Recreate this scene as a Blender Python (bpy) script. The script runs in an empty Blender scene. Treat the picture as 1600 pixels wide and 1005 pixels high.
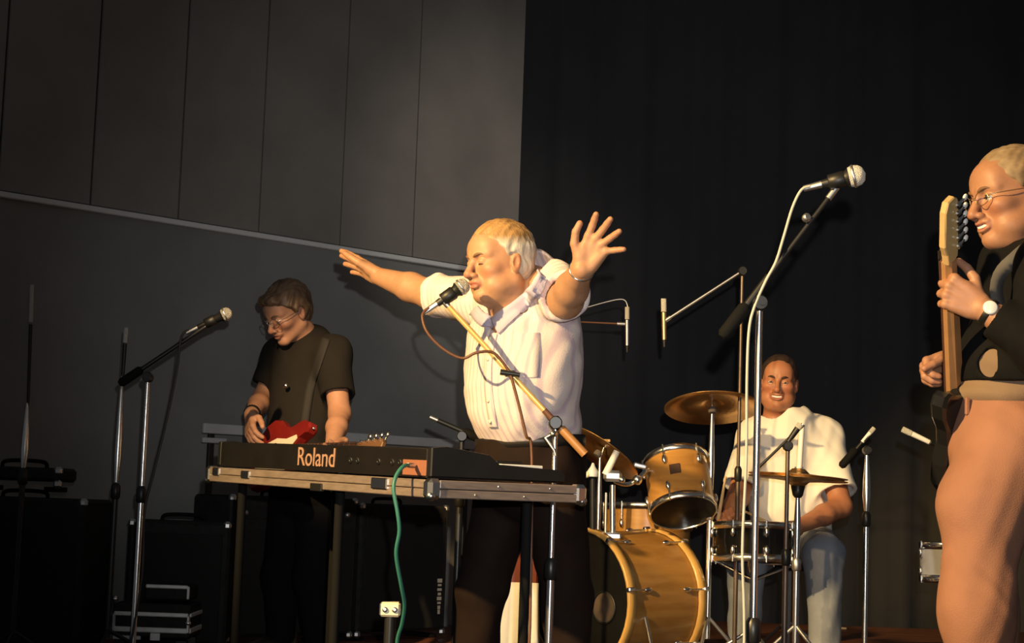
import bpy, math, random
import numpy as np
from mathutils import Vector, Matrix

scene = bpy.context.scene
COL = scene.collection
R = math.radians

# ---------------------------------------------------------------- camera
EYE = 0.85                       # eye height above the front stage floor
F = 2700.0                       # focal length in pixels of the 1600 px frame
cam_d = bpy.data.cameras.new('camera')
cam = bpy.data.objects.new('camera', cam_d)
COL.objects.link(cam)
cam_d.sensor_fit = 'HORIZONTAL'
cam_d.sensor_width = 36.0
cam_d.lens = 36.0 * F / 1600.0
cam_d.clip_end = 100
CM = Matrix.Translation((0, 0, EYE)) @ Matrix.Rotation(R(90 + 5.87), 4, 'X') @ Matrix.Rotation(R(2.0), 4, 'Z')
cam.matrix_world = CM
scene.camera = cam

# ---------------------------------------------------------------- world, lights, exposure
world = bpy.data.worlds.new('dark_hall')
scene.world = world
world.use_nodes = True
world.node_tree.nodes['Background'].inputs[0].default_value = (0.95, 0.97, 1.0, 1)
world.node_tree.nodes['Background'].inputs[1].default_value = 0.050
scene.view_settings.view_transform = 'Standard'
scene.view_settings.look = 'None'
scene.view_settings.exposure = 0.0
scene.view_settings.gamma = 1.0
scene.view_settings.use_curve_mapping = False


def spot(name, loc, target, power, color, size, blend, radius):
    d = bpy.data.lights.new(name, 'SPOT')
    d.energy = power
    d.color = color
    d.spot_size = R(size)
    d.spot_blend = blend
    d.shadow_soft_size = radius
    o = bpy.data.objects.new(name, d)
    COL.objects.link(o)
    o.location = loc
    o.rotation_euler = (Vector(target) - Vector(loc)).to_track_quat('-Z', 'Y').to_euler()
    return o


# warm stage lantern hung front left, aimed at the singer and the kit
spot('unseen_spotlight', (-3.9, 0.9, 3.5), (1.15, 5.65, 1.15), 3500, (1.0, 0.665, 0.27), 34, 0.45, 0.07)
# second lantern, paler, front left for the drummer and the kit
spot('unseen_spotlight', (-1.9, 0.9, 4.1), (1.05, 7.3, 1.05), 800, (1.0, 0.68, 0.31), 17, 0.5, 0.08)
# added, unseen: a narrow spot brightens the bassist, a pale one the wall's end
spot('unseen_spotlight', (-2.0, 1.0, 4.2), (-0.68, 6.95, 1.20), 3200, (1.0, 0.66, 0.31), 7.5, 0.7, 0.05)
spot('unseen_spotlight', (2.2, 3.6, 4.6), (0.0, 9.6, 2.35), 330, (1.0, 0.88, 0.76), 22, 1.0, 0.15)
# flash of the camera, above and right of the lens
spot('camera_flash', (0.05, 0.0, EYE + 0.14), (0.45, 8.0, 1.50), 420, (1.0, 0.98, 0.95), 40, 1.0, 0.015)


# ---------------------------------------------------------------- helpers: points and vectors
def V(*a):
    return np.array(a, float)


def P(px, py, Y):
    """world point that lies at depth Y and shows at pixel px, py"""
    v = CM.to_3x3() @ Vector(((px - 800) / F, (502.5 - py) / F, -1.0))
    t = Y / v.y
    return np.array((v.x * t, Y, EYE + v.z * t))


def unit(v):
    v = np.asarray(v, float)
    return v / np.linalg.norm(v)


def frame(f, up=(0, 0, 1)):
    """right, forward, up"""
    f = unit(f)
    s = unit(np.cross(f, up))
    return s, f, np.cross(s, f)


# ---------------------------------------------------------------- materials
MATS = {}


def mat(name, color, rough=0.6, metal=0.0, var=0.0, scale=8.0, bump=0.0, bscale=60.0, stretch=(1, 1, 1), spec=0.5,
        color2=None, attr=None, sub=0.0, sheen=0.0):
    if name in MATS:
        return MATS[name]
    m = bpy.data.materials.new(name)
    m.use_nodes = True
    nt = m.node_tree
    b = nt.nodes['Principled BSDF']
    b.inputs['Roughness'].default_value = rough
    b.inputs['Metallic'].default_value = metal
    b.inputs['Specular IOR Level'].default_value = spec
    b.inputs['Base Color'].default_value = (*color, 1)
    if sheen:
        b.inputs['Sheen Weight'].default_value = sheen
    if sub:
        b.inputs['Subsurface Weight'].default_value = sub
        b.inputs['Subsurface Radius'].default_value = (0.012, 0.005, 0.003)
        b.inputs['Subsurface Scale'].default_value = 0.6
    tc = nt.nodes.new('ShaderNodeTexCoord')
    mp = nt.nodes.new('ShaderNodeMapping')
    mp.inputs['Scale'].default_value = stretch
    nt.links.new(tc.outputs['Object'], mp.inputs['Vector'])
    src = None
    if attr:
        a = nt.nodes.new('ShaderNodeAttribute')
        a.attribute_name = attr
        src = a.outputs['Color']
    if var > 0 or color2 is not None:
        n = nt.nodes.new('ShaderNodeTexNoise')
        n.inputs['Scale'].default_value = scale
        n.inputs['Detail'].default_value = 4
        nt.links.new(mp.outputs['Vector'], n.inputs['Vector'])
        r = nt.nodes.new('ShaderNodeValToRGB')
        r.color_ramp.elements[0].position = 0.3
        r.color_ramp.elements[1].position = 0.7
        c2 = color2 if color2 is not None else tuple(min(1, c * (1 + var)) for c in color)
        c1 = color if color2 is not None else tuple(c * (1 - var) for c in color)
        if attr:
            c1 = (1 - var,) * 3
            c2 = (1.0,) * 3
        r.color_ramp.elements[0].color = (*c1, 1)
        r.color_ramp.elements[1].color = (*c2, 1)
        nt.links.new(n.outputs['Fac'], r.inputs['Fac'])
        if src is None:
            src = r.outputs['Color']
        else:
            mx = nt.nodes.new('ShaderNodeMixRGB')
            mx.blend_type = 'MULTIPLY'
            mx.inputs['Fac'].default_value = 1
            nt.links.new(src, mx.inputs['Color1'])
            nt.links.new(r.outputs['Color'], mx.inputs['Color2'])
            src = mx.outputs['Color']
    if src is not None:
        nt.links.new(src, b.inputs['Base Color'])
    if bump > 0:
        n2 = nt.nodes.new('ShaderNodeTexNoise')
        n2.inputs['Scale'].default_value = bscale
        n2.inputs['Detail'].default_value = 3
        nt.links.new(mp.outputs['Vector'], n2.inputs['Vector'])
        bp = nt.nodes.new('ShaderNodeBump')
        bp.inputs['Strength'].default_value = bump
        bp.inputs['Distance'].default_value = 0.01
        nt.links.new(n2.outputs['Fac'], bp.inputs['Height'])
        nt.links.new(bp.outputs['Normal'], b.inputs['Normal'])
    MATS[name] = m
    return m


M_CHROME = mat('chrome', (0.80, 0.80, 0.78), 0.24, 1.0)
M_SATIN = mat('satin_metal', (0.62, 0.62, 0.62), 0.42, 1.0, var=0.15, scale=14)
M_ALU = mat('brushed_aluminium', (0.33, 0.26, 0.22), 0.42, 0.45, var=0.16, scale=20, stretch=(1, 1, 6))
M_BLACK = mat('black_plastic', (0.010, 0.010, 0.010), 0.45, var=0.2, scale=12)
M_BLACKMETAL = mat('black_enamel', (0.012, 0.012, 0.012), 0.38, 0.0, var=0.2, scale=20)
M_VINYL = mat('black_vinyl', (0.022, 0.022, 0.022), 0.7, spec=0.15, var=0.25, scale=30, bump=0.3, bscale=220)
M_GRILLE = mat('dark_grille_cloth', (0.022, 0.022, 0.022), 0.85, spec=0.1, bump=0.4, bscale=300)
M_RUBBER = mat('black_rubber', (0.008, 0.008, 0.008), 0.8, spec=0.1)
M_MESH = mat('steel_mesh', (0.55, 0.53, 0.48), 0.5, 0.6, bump=0.8, bscale=420)
M_MESHW = mat('pale_steel_mesh', (0.80, 0.78, 0.70), 0.5, 0.3, bump=0.8, bscale=420)
M_MAPLE = mat('amber_maple_lacquer', (0.33, 0.155, 0.036), 0.28, color2=(0.46, 0.235, 0.060), scale=5, stretch=(1, 1, 7))
M_HOOP = mat('maple_hoop_lacquer', (0.62, 0.36, 0.10), 0.3, var=0.15, scale=8)
M_HEADBLK = mat('black_drum_head', (0.006, 0.006, 0.006), 0.4, spec=0.2, var=0.2)
M_HEADWHT = mat('coated_drum_head', (0.72, 0.70, 0.64), 0.6, var=0.06)
M_BRONZE = mat('cymbal_bronze', (0.62, 0.36, 0.14), 0.34, 0.9, var=0.22, scale=9, bump=0.15, bscale=90)
M_STICK = mat('hickory', (0.72, 0.52, 0.28), 0.5, var=0.1, scale=20)
M_CREAM = mat('cream_plastic', (0.86, 0.78, 0.58), 0.35)
M_WHITE = mat('white_plastic', (0.85, 0.84, 0.80), 0.4)
M_YELLOWTUBE = mat('brass_tinted_tube', (0.80, 0.58, 0.20), 0.32, 0.35)
M_CABLEB = mat('black_cable', (0.025, 0.022, 0.02), 0.5)
M_CABLEG = mat('teal_cable', (0.035, 0.17, 0.13), 0.45)
M_CABLEW = mat('pale_cable', (0.50, 0.48, 0.40), 0.5)
M_CABLEBR = mat('brown_cable', (0.14, 0.06, 0.03), 0.5)
M_BRIGHTALU = mat('bright_aluminium', (0.78, 0.80, 0.80), 0.4, 0.3, var=0.1, scale=20)
M_PAINTEDGREY = mat('grey_paint', (0.60, 0.61, 0.60), 0.55, var=0.06, scale=6)

# ---------------------------------------------------------------- objects
WORLDLOC = {}


def _origin(parent):
    return WORLDLOC[parent.name] if parent is not None else np.zeros(3)


def thing(name, label, cat, loc, group=None, kind=None):
    o = bpy.data.objects.new(name, None)
    o.empty_display_size = 0.1
    COL.objects.link(o)
    o.location = tuple(loc)
    WORLDLOC[o.name] = np.array(loc, float)
    o['label'] = label
    o['category'] = cat
    if group:
        o['group'] = group
    if kind:
        o['kind'] = kind
    return o


def link_mesh(name, me, material, parent, org):
    o = bpy.data.objects.new(name, me)
    COL.objects.link(o)
    me.materials.append(material)
    if parent is not None:
        o.parent = parent
        o.location = (0, 0, 0)
    else:
        o.location = tuple(org)
    WORLDLOC[o.name] = np.array(org, float)
    return o


def tag(o, label=None, cat=None, group=None, kind=None):
    if label: o['label'] = label
    if cat: o['category'] = cat
    if group: o['group'] = group
    if kind: o['kind'] = kind
    return o


class MB:
    """collects shapes (world coordinates) and builds them as one mesh"""
    def __init__(s):
        s.v = []
        s.f = []
        s.smooth = []

    def add(s, verts, faces, smooth=False):
        n = len(s.v)
        s.v.extend([tuple(map(float, p)) for p in verts])
        s.f.extend([tuple(i + n for i in f) for f in faces])
        s.smooth.extend([smooth] * len(faces))
        return s

    def box(s, c, size, ax=None, bevel=0.0):
        """box about centre c; ax = three axes as rows"""
        A = np.eye(3) if ax is None else np.array(ax, float)
        h = np.array(size, float) / 2
        if bevel <= 0:
            co = [(x, y, z) for x in (-1, 1) for y in (-1, 1) for z in (-1, 1)]
            vs = [np.array(c) + (np.array(q) * h) @ A for q in co]
            fs = [(0, 1, 3, 2), (4, 6, 7, 5), (0, 4, 5, 1), (2, 3, 7, 6), (0, 2, 6, 4), (1, 5, 7, 3)]
            return s.add(vs, fs)
        b = min(bevel, h.min() * 0.95)
        vs, idx = [], {}
        for x in (-1, 1):
            for y in (-1, 1):
                for z in (-1, 1):
                    for a in range(3):
                        q = np.array((x, y, z), float) * (h - b)
                        q[a] = (x, y, z)[a] * h[a]
                        idx[(x, y, z, a)] = len(vs)
                        vs.append(np.array(c) + q @ A)
        fs = []
        for a in range(3):
            b1, b2 = (a + 1) % 3, (a + 2) % 3
            for sg in (-1, 1):
                f = []
                for (i, j) in ((-1, -1), (1, -1), (1, 1), (-1, 1)):
                    k = [0, 0, 0]
                    k[a], k[b1], k[b2] = sg, i, j
                    f.append(idx[(*k, a)])
                fs.append(tuple(f) if sg > 0 else tuple(f[::-1]))
            for i in (-1, 1):
                for j in (-1, 1):
                    k1 = [0, 0, 0]; k2 = [0, 0, 0]
                    k1[b1] = k2[b1] = i; k1[b2] = k2[b2] = j
                    k1[a], k2[a] = -1, 1
                    f = (idx[(*k1, b1)], idx[(*k2, b1)], idx[(*k2, b2)], idx[(*k1, b2)])
                    fs.append(f if i * j > 0 else f[::-1])
        for x in (-1, 1):
            for y in (-1, 1):
                for z in (-1, 1):
                    f = (idx[(x, y, z, 0)], idx[(x, y, z, 1)], idx[(x, y, z, 2)])
                    fs.append(f if x * y * z > 0 else f[::-1])
        return s.add(vs, fs)

    def lathe(s, base, axis, prof, n=20, cap=True, smooth=True):
        """prof = list of (radius, height along axis)"""
        ax = unit(axis)
        t = np.array((1, 0, 0)) if abs(ax[0]) < 0.8 else np.array((0, 1, 0))
        e1 = unit(np.cross(ax, t))
        e2 = np.cross(ax, e1)
        vs, fs = [], []
        for (r, h) in prof:
            for k in range(n):
                a = 2 * math.pi * k / n
                vs.append(np.array(base) + ax * h + (e1 * math.cos(a) + e2 * math.sin(a)) * r)
        for i in range(len(prof) - 1):
            for k in range(n):
                k2 = (k + 1) % n
                fs.append((i * n + k, i * n + k2, (i + 1) * n + k2, (i + 1) * n + k))
        s.add(vs, fs, smooth)
        if cap:
            if prof[0][0] > 1e-5:
                s.add(vs[:n], [tuple(range(n))[::-1]])
            if prof[-1][0] > 1e-5:
                s.add(vs[-n:], [tuple(range(n))])
        return s

    def cyl(s, a, b, ra, rb=None, n=14, cap=True):
        a, b = np.array(a, float), np.array(b, float)
        return s.lathe(a, b - a, [(ra, 0), (ra if rb is None else rb, np.linalg.norm(b - a))], n, cap)

    def ball(s, c, r, n=14, sc=(1, 1, 1), ax=None):
        A = np.eye(3) if ax is None else np.array(ax, float)
        vs, fs = [], []
        m = max(6, n // 2 + 1)
        for i in range(m + 1):
            th = math.pi * i / m
            for k in range(n):
                ph = 2 * math.pi * k / n
                q = np.array((math.sin(th) * math.cos(ph), math.sin(th) * math.sin(ph), math.cos(th))) * r * np.array(sc)
                vs.append(np.array(c) + q @ A)
        for i in range(m):
            for k in range(n):
                k2 = (k + 1) % n
                fs.append((i * n + k, (i + 1) * n + k, (i + 1) * n + k2, i * n + k2))
        return s.add(vs, fs, True)

    def tube(s, pts, r, n=8, closed=False, cap=True):
        pts = [np.array(p, float) for p in pts]
        m = len(pts)
        rr = r if hasattr(r, '__len__') else [r] * m
        vs, fs = [], []
        e1 = None
        for i, p in enumerate(pts):
            if closed:
                d = unit(pts[(i + 1) % m] - pts[i - 1])
            else:
                d = unit(pts[min(i + 1, m - 1)] - pts[max(i - 1, 0)])
            if e1 is None:
                t = np.array((0, 0, 1)) if abs(d[2]) < 0.8 else np.array((1, 0, 0))
                e1 = unit(np.cross(d, t))
            else:
                e1 = unit(e1 - d * np.dot(e1, d))
            e2 = np.cross(d, e1)
            for k in range(n):
                a = 2 * math.pi * k / n
                vs.append(p + (e1 * math.cos(a) + e2 * math.sin(a)) * rr[i])
        for i in range(m if closed else m - 1):
            j = (i + 1) % m
            for k in range(n):
                k2 = (k + 1) % n
                fs.append((i * n + k, i * n + k2, j * n + k2, j * n + k))
        s.add(vs, fs, True)
        if cap and not closed:
            s.add(vs[:n], [tuple(range(n))[::-1]])
            s.add(vs[-n:], [tuple(range(n))])
        return s

    def prism(s, poly, org, e1, e2, e3, t0, t1, bevel=0.0):
        """polygon (x,y) in the plane e1,e2 at org, extruded along e3 from t0 to t1"""
        e1, e2, e3, org = map(lambda a: np.array(a, float), (e1, e2, e3, org))
        pl = np.array(poly, float)
        n = len(pl)
        c = pl.mean(0)
        rings = []
        if bevel > 0:
            ins = c + (pl - c) * (1 - bevel / np.maximum(np.linalg.norm(pl - c, axis=1), 1e-4))[:, None]
            rings = [(ins, t0), (pl, t0 + bevel * (1 if t1 > t0 else -1)), (pl, t1 - bevel * (1 if t1 > t0 else -1)), (ins, t1)]
        else:
            rings = [(pl, t0), (pl, t1)]
        vs = [org + q[0] * e1 + q[1] * e2 + t * e3 for (pp, t) in rings for q in pp]
        fs = []
        for i in range(len(rings) - 1):
            for k in range(n):
                k2 = (k + 1) % n
                fs.append((i * n + k, i * n + k2, (i + 1) * n + k2, (i + 1) * n + k))
        fs.append(tuple(range(n))[::-1])
        fs.append(tuple(range((len(rings) - 1) * n, len(rings) * n)))
        return s.add(vs, fs)

    def build(s, name, material, parent=None, org=None, label=None):
        o0 = _origin(parent) if parent is not None else (np.array(org, float) if org is not None else np.array(s.v).mean(0) * (1, 1, 0) + (0, 0, np.array(s.v)[:, 2].min()))
        me = bpy.data.meshes.new(name)
        me.from_pydata([tuple(np.array(p) - o0) for p in s.v], [], s.f)
        me.polygons.foreach_set('use_smooth', s.smooth)
        me.update()
        o = link_mesh(name, me, material, parent, o0)
        if label:
            o['label'] = label
        return o


def spline(pts, n=8):
    """Catmull-Rom through the points"""
    pts = [np.array(p, float) for p in pts]
    out = []
    for i in range(len(pts) - 1):
        p0, p1, p2, p3 = pts[max(i - 1, 0)], pts[i], pts[i + 1], pts[min(i + 2, len(pts) - 1)]
        for k in range(n):
            t = k / n
            out.append(0.5 * (2 * p1 + (p2 - p0) * t + (2 * p0 - 5 * p1 + 4 * p2 - p3) * t * t + (3 * p1 - p0 - 3 * p2 + p3) * t ** 3))
    out.append(pts[-1])
    return out


def text_mesh(name, body, material, parent, org, e1, e2, e3, height, width=None, depth=0.0015):
    """raised lettering: e1 = reading direction, e2 = up, e3 = out of the surface"""
    cu = bpy.data.curves.new(name, 'FONT')
    cu.body = body
    cu.extrude = 0.01
    tmp = bpy.data.objects.new('tmp_text', cu)
    COL.objects.link(tmp)
    dg = bpy.context.evaluated_depsgraph_get()
    me = bpy.data.meshes.new_from_object(tmp.evaluated_get(dg))
    bpy.data.objects.remove(tmp)
    bpy.data.curves.remove(cu)
    co = np.array([v.co[:] for v in me.vertices])
    lo, hi = co.min(0), co.max(0)
    sy = height / (hi[1] - lo[1])
    sx = sy if width is None else width / (hi[0] - lo[0])
    o0 = _origin(parent)
    w = [np.array(org) - o0 + (c[0] - lo[0]) * sx * np.array(e1) + (c[1] - lo[1]) * sy * np.array(e2) + (c[2] - lo[2]) / (hi[2] - lo[2]) * depth * np.array(e3) for c in co]
    for v, q in zip(me.vertices, w):
        v.co = q
    me.name = name
    me.update()
    return link_mesh(name, me, material, parent, o0)



def on_surface(objs, px, py, off=0.004):
    """point just proud of the nearest of these meshes along the line of sight; used to lay cloth trim on cloth"""
    v = CM.to_3x3() @ Vector(((px - 800) / F, (502.5 - py) / F, -1.0))
    v.normalize()
    best = None
    for o in objs:
        org = Vector(WORLDLOC[o.name])
        hit, loc, nrm, _ = o.ray_cast(Vector((0, 0, EYE)) - org, v)
        if hit:
            w = np.array(loc + org + nrm * off)
            if best is None or w[1] < best[1]:
                best = w
    return best


def ribbon(name, material, parent, objs, upper, lower, n=12, m=3, off=0.005, thick=0.003):
    """strip of cloth between two pixel paths, laid on the surface of the meshes"""
    U = spline([(p[0], p[1], 0) for p in upper], n)
    Lw = spline([(p[0], p[1], 0) for p in lower], n)
    k = min(len(U), len(Lw))
    vs, last = [], None
    for i in range(k):
        for j in range(m + 1):
            q = U[i] + (Lw[i] - U[i]) * j / m
            w = on_surface(objs, q[0], q[1], off)
            if w is None:
                w = last if last is not None else P(q[0], q[1], 5.0)
            elif last is not None and abs(w[1] - last[1]) > 0.07:
                w = P(q[0], q[1], last[1])
            last = w
            vs.append(w)
    fs = [(i * (m + 1) + j, i * (m + 1) + j + 1, (i + 1) * (m + 1) + j + 1, (i + 1) * (m + 1) + j) for i in range(k - 1) for j in range(m)]
    o = MB().add(vs, fs, True).build(name, material, parent)
    md = o.modifiers.new('thickness', 'SOLIDIFY')
    md.thickness = thick
    md.offset = 0
    return o


# ---------------------------------------------------------------- bodies: distance fields turned into one mesh
def d_cap(x, y, z, a, b, ra, rb):
    bx, by, bz = b[0] - a[0], b[1] - a[1], b[2] - a[2]
    L = bx * bx + by * by + bz * bz + 1e-12
    h = np.clip(((x - a[0]) * bx + (y - a[1]) * by + (z - a[2]) * bz) / L, 0, 1)
    return np.sqrt((x - a[0] - h * bx) ** 2 + (y - a[1] - h * by) ** 2 + (z - a[2] - h * bz) ** 2) - (ra + (rb - ra) * h)


def d_ell(x, y, z, c, r):
    qx, qy, qz = (x - c[0]) / r[0], (y - c[1]) / r[1], (z - c[2]) / r[2]
    k0 = np.sqrt(qx * qx + qy * qy + qz * qz)
    k1 = np.sqrt((qx / r[0]) ** 2 + (qy / r[1]) ** 2 + (qz / r[2]) ** 2) + 1e-9
    return k0 * (k0 - 1.0) / k1


def smin(a, b, k):
    if k <= 0:
        return np.minimum(a, b)
    h = np.clip(0.5 + 0.5 * (b - a) / k, 0, 1)
    return b + (a - b) * h - k * h * (1 - h)


def smax(a, b, k):
    return -smin(-a, -b, k)


def to_local(x, y, z, H, fr, sc=1.0):
    s, f, u = fr
    dx, dy, dz = x - H[0], y - H[1], z - H[2]
    return ((dx * s[0] + dy * s[1] + dz * s[2]) / sc, (dx * f[0] + dy * f[1] + dz * f[2]) / sc, (dx * u[0] + dy * u[1] + dz * u[2]) / sc)


class SDF:
    def __init__(s, lo, hi, h):
        s.lo = np.array(lo, float)
        s.h = h
        s.n = np.ceil((np.array(hi, float) - s.lo) / h).astype(int) + 1
        s.d = np.full(tuple(s.n), 1.0, np.float32)

    def blk(s, lo, hi):
        i0 = np.clip(np.floor((np.array(lo) - s.lo) / s.h).astype(int), 0, s.n)
        i1 = np.clip(np.ceil((np.array(hi) - s.lo) / s.h).astype(int) + 1, 0, s.n)
        if (i1 <= i0).any():
            return None
        ax = [(s.lo[a] + s.h * np.arange(i0[a], i1[a])).astype(np.float32) for a in range(3)]
        return (tuple(slice(i0[a], i1[a]) for a in range(3)), ax[0][:, None, None], ax[1][None, :, None], ax[2][None, None, :])

    def op(s, fn, lo, hi, k=0.0, sub=False):
        m = k + 3 * s.h
        b = s.blk(np.array(lo) - m, np.array(hi) + m)
        if b is None:
            return s
        sl, x, y, z = b
        d = fn(x, y, z)
        if sub:
            s.d[sl] = smax(s.d[sl], -d, k)
        else:
            s.d[sl] = smin(s.d[sl], d, k)
        return s

    def cap(s, a, b, ra, rb=None, k=0.0, sub=False):
        rb = ra if rb is None else rb
        a, b = np.array(a, float), np.array(b, float)
        r = max(ra, rb)
        return s.op(lambda x, y, z: d_cap(x, y, z, a, b, ra, rb), np.minimum(a, b) - r, np.maximum(a, b) + r, k, sub)

    def chain(s, pts, rs, k=0.0):
        for i in range(len(pts) - 1):
            s.cap(pts[i], pts[i + 1], rs[i], rs[i + 1], k)
        return s

    def ell(s, c, r, fr=None, k=0.0, sub=False):
        c = np.array(c, float)
        R_ = max(r)
        if fr is None:
            fn = lambda x, y, z: d_ell(x, y, z, c, r)
        else:
            def fn(x, y, z):
                return d_ell(*to_local(x, y, z, c, fr), (0, 0, 0), r)
        return s.op(fn, c - R_, c + R_, k, sub)

    def sleeve(s, a, b, ra, rb, k=0.02, wall=0.007, cuff=0.0):
        """tube of cloth from a to b with a flat open end at b"""
        a, b = np.array(a, float), np.array(b, float)
        d = unit(b - a)
        e = b + d * rb
        r = max(ra, rb) + cuff

        def fn(x, y, z):
            pl = (x - b[0]) * d[0] + (y - b[1]) * d[1] + (z - b[2]) * d[2]
            q = d_cap(x, y, z, a, e, ra, rb)
            if cuff:
                q = np.where(pl > -0.03, q - cuff * np.sqrt(np.clip(1 - ((pl + 0.015) / 0.016) ** 2, 0, 1)), q)
            return np.maximum(q, pl)
        s.op(fn, np.minimum(a, b) - r, np.maximum(a, b) + r, k)
        s.cap(b - d * 0.05, b + d * 0.06, rb - wall, rb - wall, 0, True)
        return s

    def disp(s, fn, band=0.03):
        idx = np.nonzero(np.abs(s.d) < band)
        x, y, z = [(s.lo[a] + s.h * idx[a]) for a in range(3)]
        s.d[idx] += fn(x, y, z).astype(np.float32)
        return s

    def mesh(s):
        d = s.d
        d[0] = d[-1] = 1; d[:, 0] = d[:, -1] = 1; d[:, :, 0] = d[:, :, -1] = 1
        neg = d < 0
        n = s.n
        cnt = np.zeros(tuple(n - 1), np.int8)
        for i in (0, 1):
            for j in (0, 1):
                for k in (0, 1):
                    cnt += neg[i:n[0] - 1 + i, j:n[1] - 1 + j, k:n[2] - 1 + k]
        act = (cnt > 0) & (cnt < 8)
        ci = np.array(np.nonzero(act)).T
        ids = np.full(tuple(n - 1), -1, np.int32)
        ids[act] = np.arange(len(ci))
        cor = np.array([(i, j, k) for i in (0, 1) for j in (0, 1) for k in (0, 1)])
        val = np.stack([d[ci[:, 0] + c[0], ci[:, 1] + c[1], ci[:, 2] + c[2]] for c in cor], 1)
        acc = np.zeros((len(ci), 3)); num = np.zeros(len(ci))
        for a in range(8):
            for b in range(a + 1, 8):
                if np.abs(cor[a] - cor[b]).sum() != 1:
                    continue
                va, vb = val[:, a], val[:, b]
                m = (va < 0) != (vb < 0)
                t = np.where(m, va / np.where(m, va - vb, 1), 0)
                p = cor[a] + t[:, None] * (cor[b] - cor[a])
                acc += np.where(m[:, None], p, 0)
                num += m
        verts = s.lo + s.h * (ci + acc / num[:, None])
        faces = []
        for a in range(3):
            b, c = (a + 1) % 3, (a + 2) % 3
            sl0 = [slice(None)] * 3; sl1 = [slice(None)] * 3
            sl0[a] = slice(0, n[a] - 1); sl1[a] = slice(1, n[a])
            ch = neg[tuple(sl0)] != neg[tuple(sl1)]
            e = np.array(np.nonzero(ch)).T
            flip = neg[tuple(sl0)][ch]
            q = []
            for (ob, oc) in ((-1, -1), (0, -1), (0, 0), (-1, 0)):
                t = e.copy()
                t[:, b] += ob
                t[:, c] += oc
                q.append(ids[t[:, 0], t[:, 1], t[:, 2]])
            q = np.stack(q, 1)
            q[~flip] = q[~flip][:, ::-1]
            faces.append(q)
        return verts, np.concatenate(faces)

    def build(s, name, material, parent, color=None, smooth_it=0):
        v, f = s.mesh()
        for _ in range(smooth_it):
            e = np.concatenate([f[:, [0, 1]], f[:, [1, 2]], f[:, [2, 3]], f[:, [3, 0]]])
            acc = np.zeros_like(v); c = np.zeros(len(v))
            np.add.at(acc, e[:, 0], v[e[:, 1]]); np.add.at(c, e[:, 0], 1)
            np.add.at(acc, e[:, 1], v[e[:, 0]]); np.add.at(c, e[:, 1], 1)
            v = 0.5 * v + 0.5 * acc / c[:, None]
        o0 = _origin(parent)
        me = bpy.data.meshes.new(name)
        me.vertices.add(len(v)); me.loops.add(4 * len(f)); me.polygons.add(len(f))
        me.vertices.foreach_set('co', (v - o0).astype(np.float32).ravel())
        me.loops.foreach_set('vertex_index', f.astype(np.int32).ravel())
        me.polygons.foreach_set('loop_start', np.arange(0, 4 * len(f), 4, dtype=np.int32))
        me.polygons.foreach_set('use_smooth', np.ones(len(f), bool))
        me.update(calc_edges=True)
        me.validate()
        if color is not None:
            at = me.color_attributes.new('tone', 'FLOAT_COLOR', 'POINT')
            c = color(v[:, 0], v[:, 1], v[:, 2])
            at.data.foreach_set('color', np.concatenate([c, np.ones((len(v), 1))], 1).astype(np.float32).ravel())
        return link_mesh(name, me, material, parent, o0)


def hash_noise(x, y, z, seed=0.0):
    """cheap smooth wobble from crossed waves"""
    return (np.sin(x * 1.0 + 1.7 * np.sin(y * 0.7 + seed) + seed) + np.sin(y * 1.1 + 1.3 * np.sin(z * 0.8 - seed) + 2.1 * seed)
            + np.sin(z * 0.9 + 1.5 * np.sin(x * 0.6 + 0.5 * seed) - seed)) / 3.0

# ================================================================ the setting
PLAT = 0.165                                  # height of the rear riser
WD = unit((0.718, 0.696, 0))                  # run of the left wall
WN = unit((0.696, -0.718, 0))                 # its face
W0 = V((450 - 800) / F * 8.6, 8.6, 0)


def wall_t(px, off=0.0):
    """distance along the wall (set forward by off) that shows at column px near the trim"""
    k = (px - 800) / F
    o = W0 + WN * off
    return (k * o[1] - o[0]) / (WD[0] - k * WD[1])


def wall_pt(t, z, off=0.0):
    p = W0 + WD * t + WN * off
    return V(p[0], p[1], z)


WAX = (WD, WN, V(0, 0, 1))
T0, T1 = -3.4, wall_t(806)
M_WALL = mat('painted_wall_board', (0.26, 0.262, 0.25), 0.85, var=0.10, scale=3, bump=0.08, bscale=180)
M_WALLUP = mat('felted_wall_panel', (0.285, 0.258, 0.23), 0.9, var=0.12, scale=2.5, bump=0.2, bscale=260)
M_FLOOR = mat('dark_stage_boards', (0.030, 0.022, 0.018), 0.5, var=0.3, scale=4, stretch=(1, 8, 1))
M_DECK = mat('red_brown_deck_board', (0.17, 0.060, 0.030), 0.5, var=0.25, scale=5, stretch=(0.6, 8, 1))
M_DRAPE = mat('black_wool_drape', (0.044, 0.044, 0.046), 0.95, var=0.08, scale=3)
TRIMZ = 2.10

m = MB()
m.box(wall_pt((T0 + T1) / 2, TRIMZ / 2, -0.06), (T1 - T0, 0.12, TRIMZ), WAX)
m.box(wall_pt((T0 + T1) / 2, (TRIMZ + 5.2) / 2, -0.075), (T1 - T0, 0.09, 5.2 - TRIMZ), WAX)
wall = tag(m.build('wall_left', M_WALL), 'dark grey side wall with felt panels above a pale strip', 'wall', kind='structure')
seams = [T0 + 0.0, wall_t(-160), wall_t(-20), wall_t(128), wall_t(268), wall_t(396), wall_t(525), wall_t(640), T1]
for a, b in zip(seams[:-1], seams[1:]):
    m = MB().box(wall_pt((a + b) / 2, (TRIMZ + 0.02 + 5.2) / 2, -0.015), (b - a - 0.009, 0.03, 5.18 - TRIMZ), WAX, 0.003)
    m.build('panel', M_WALLUP, wall)
m = MB().box(wall_pt((T0 + T1) / 2, TRIMZ, 0.012), (T1 - T0, 0.024, 0.026), WAX, 0.004)
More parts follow.
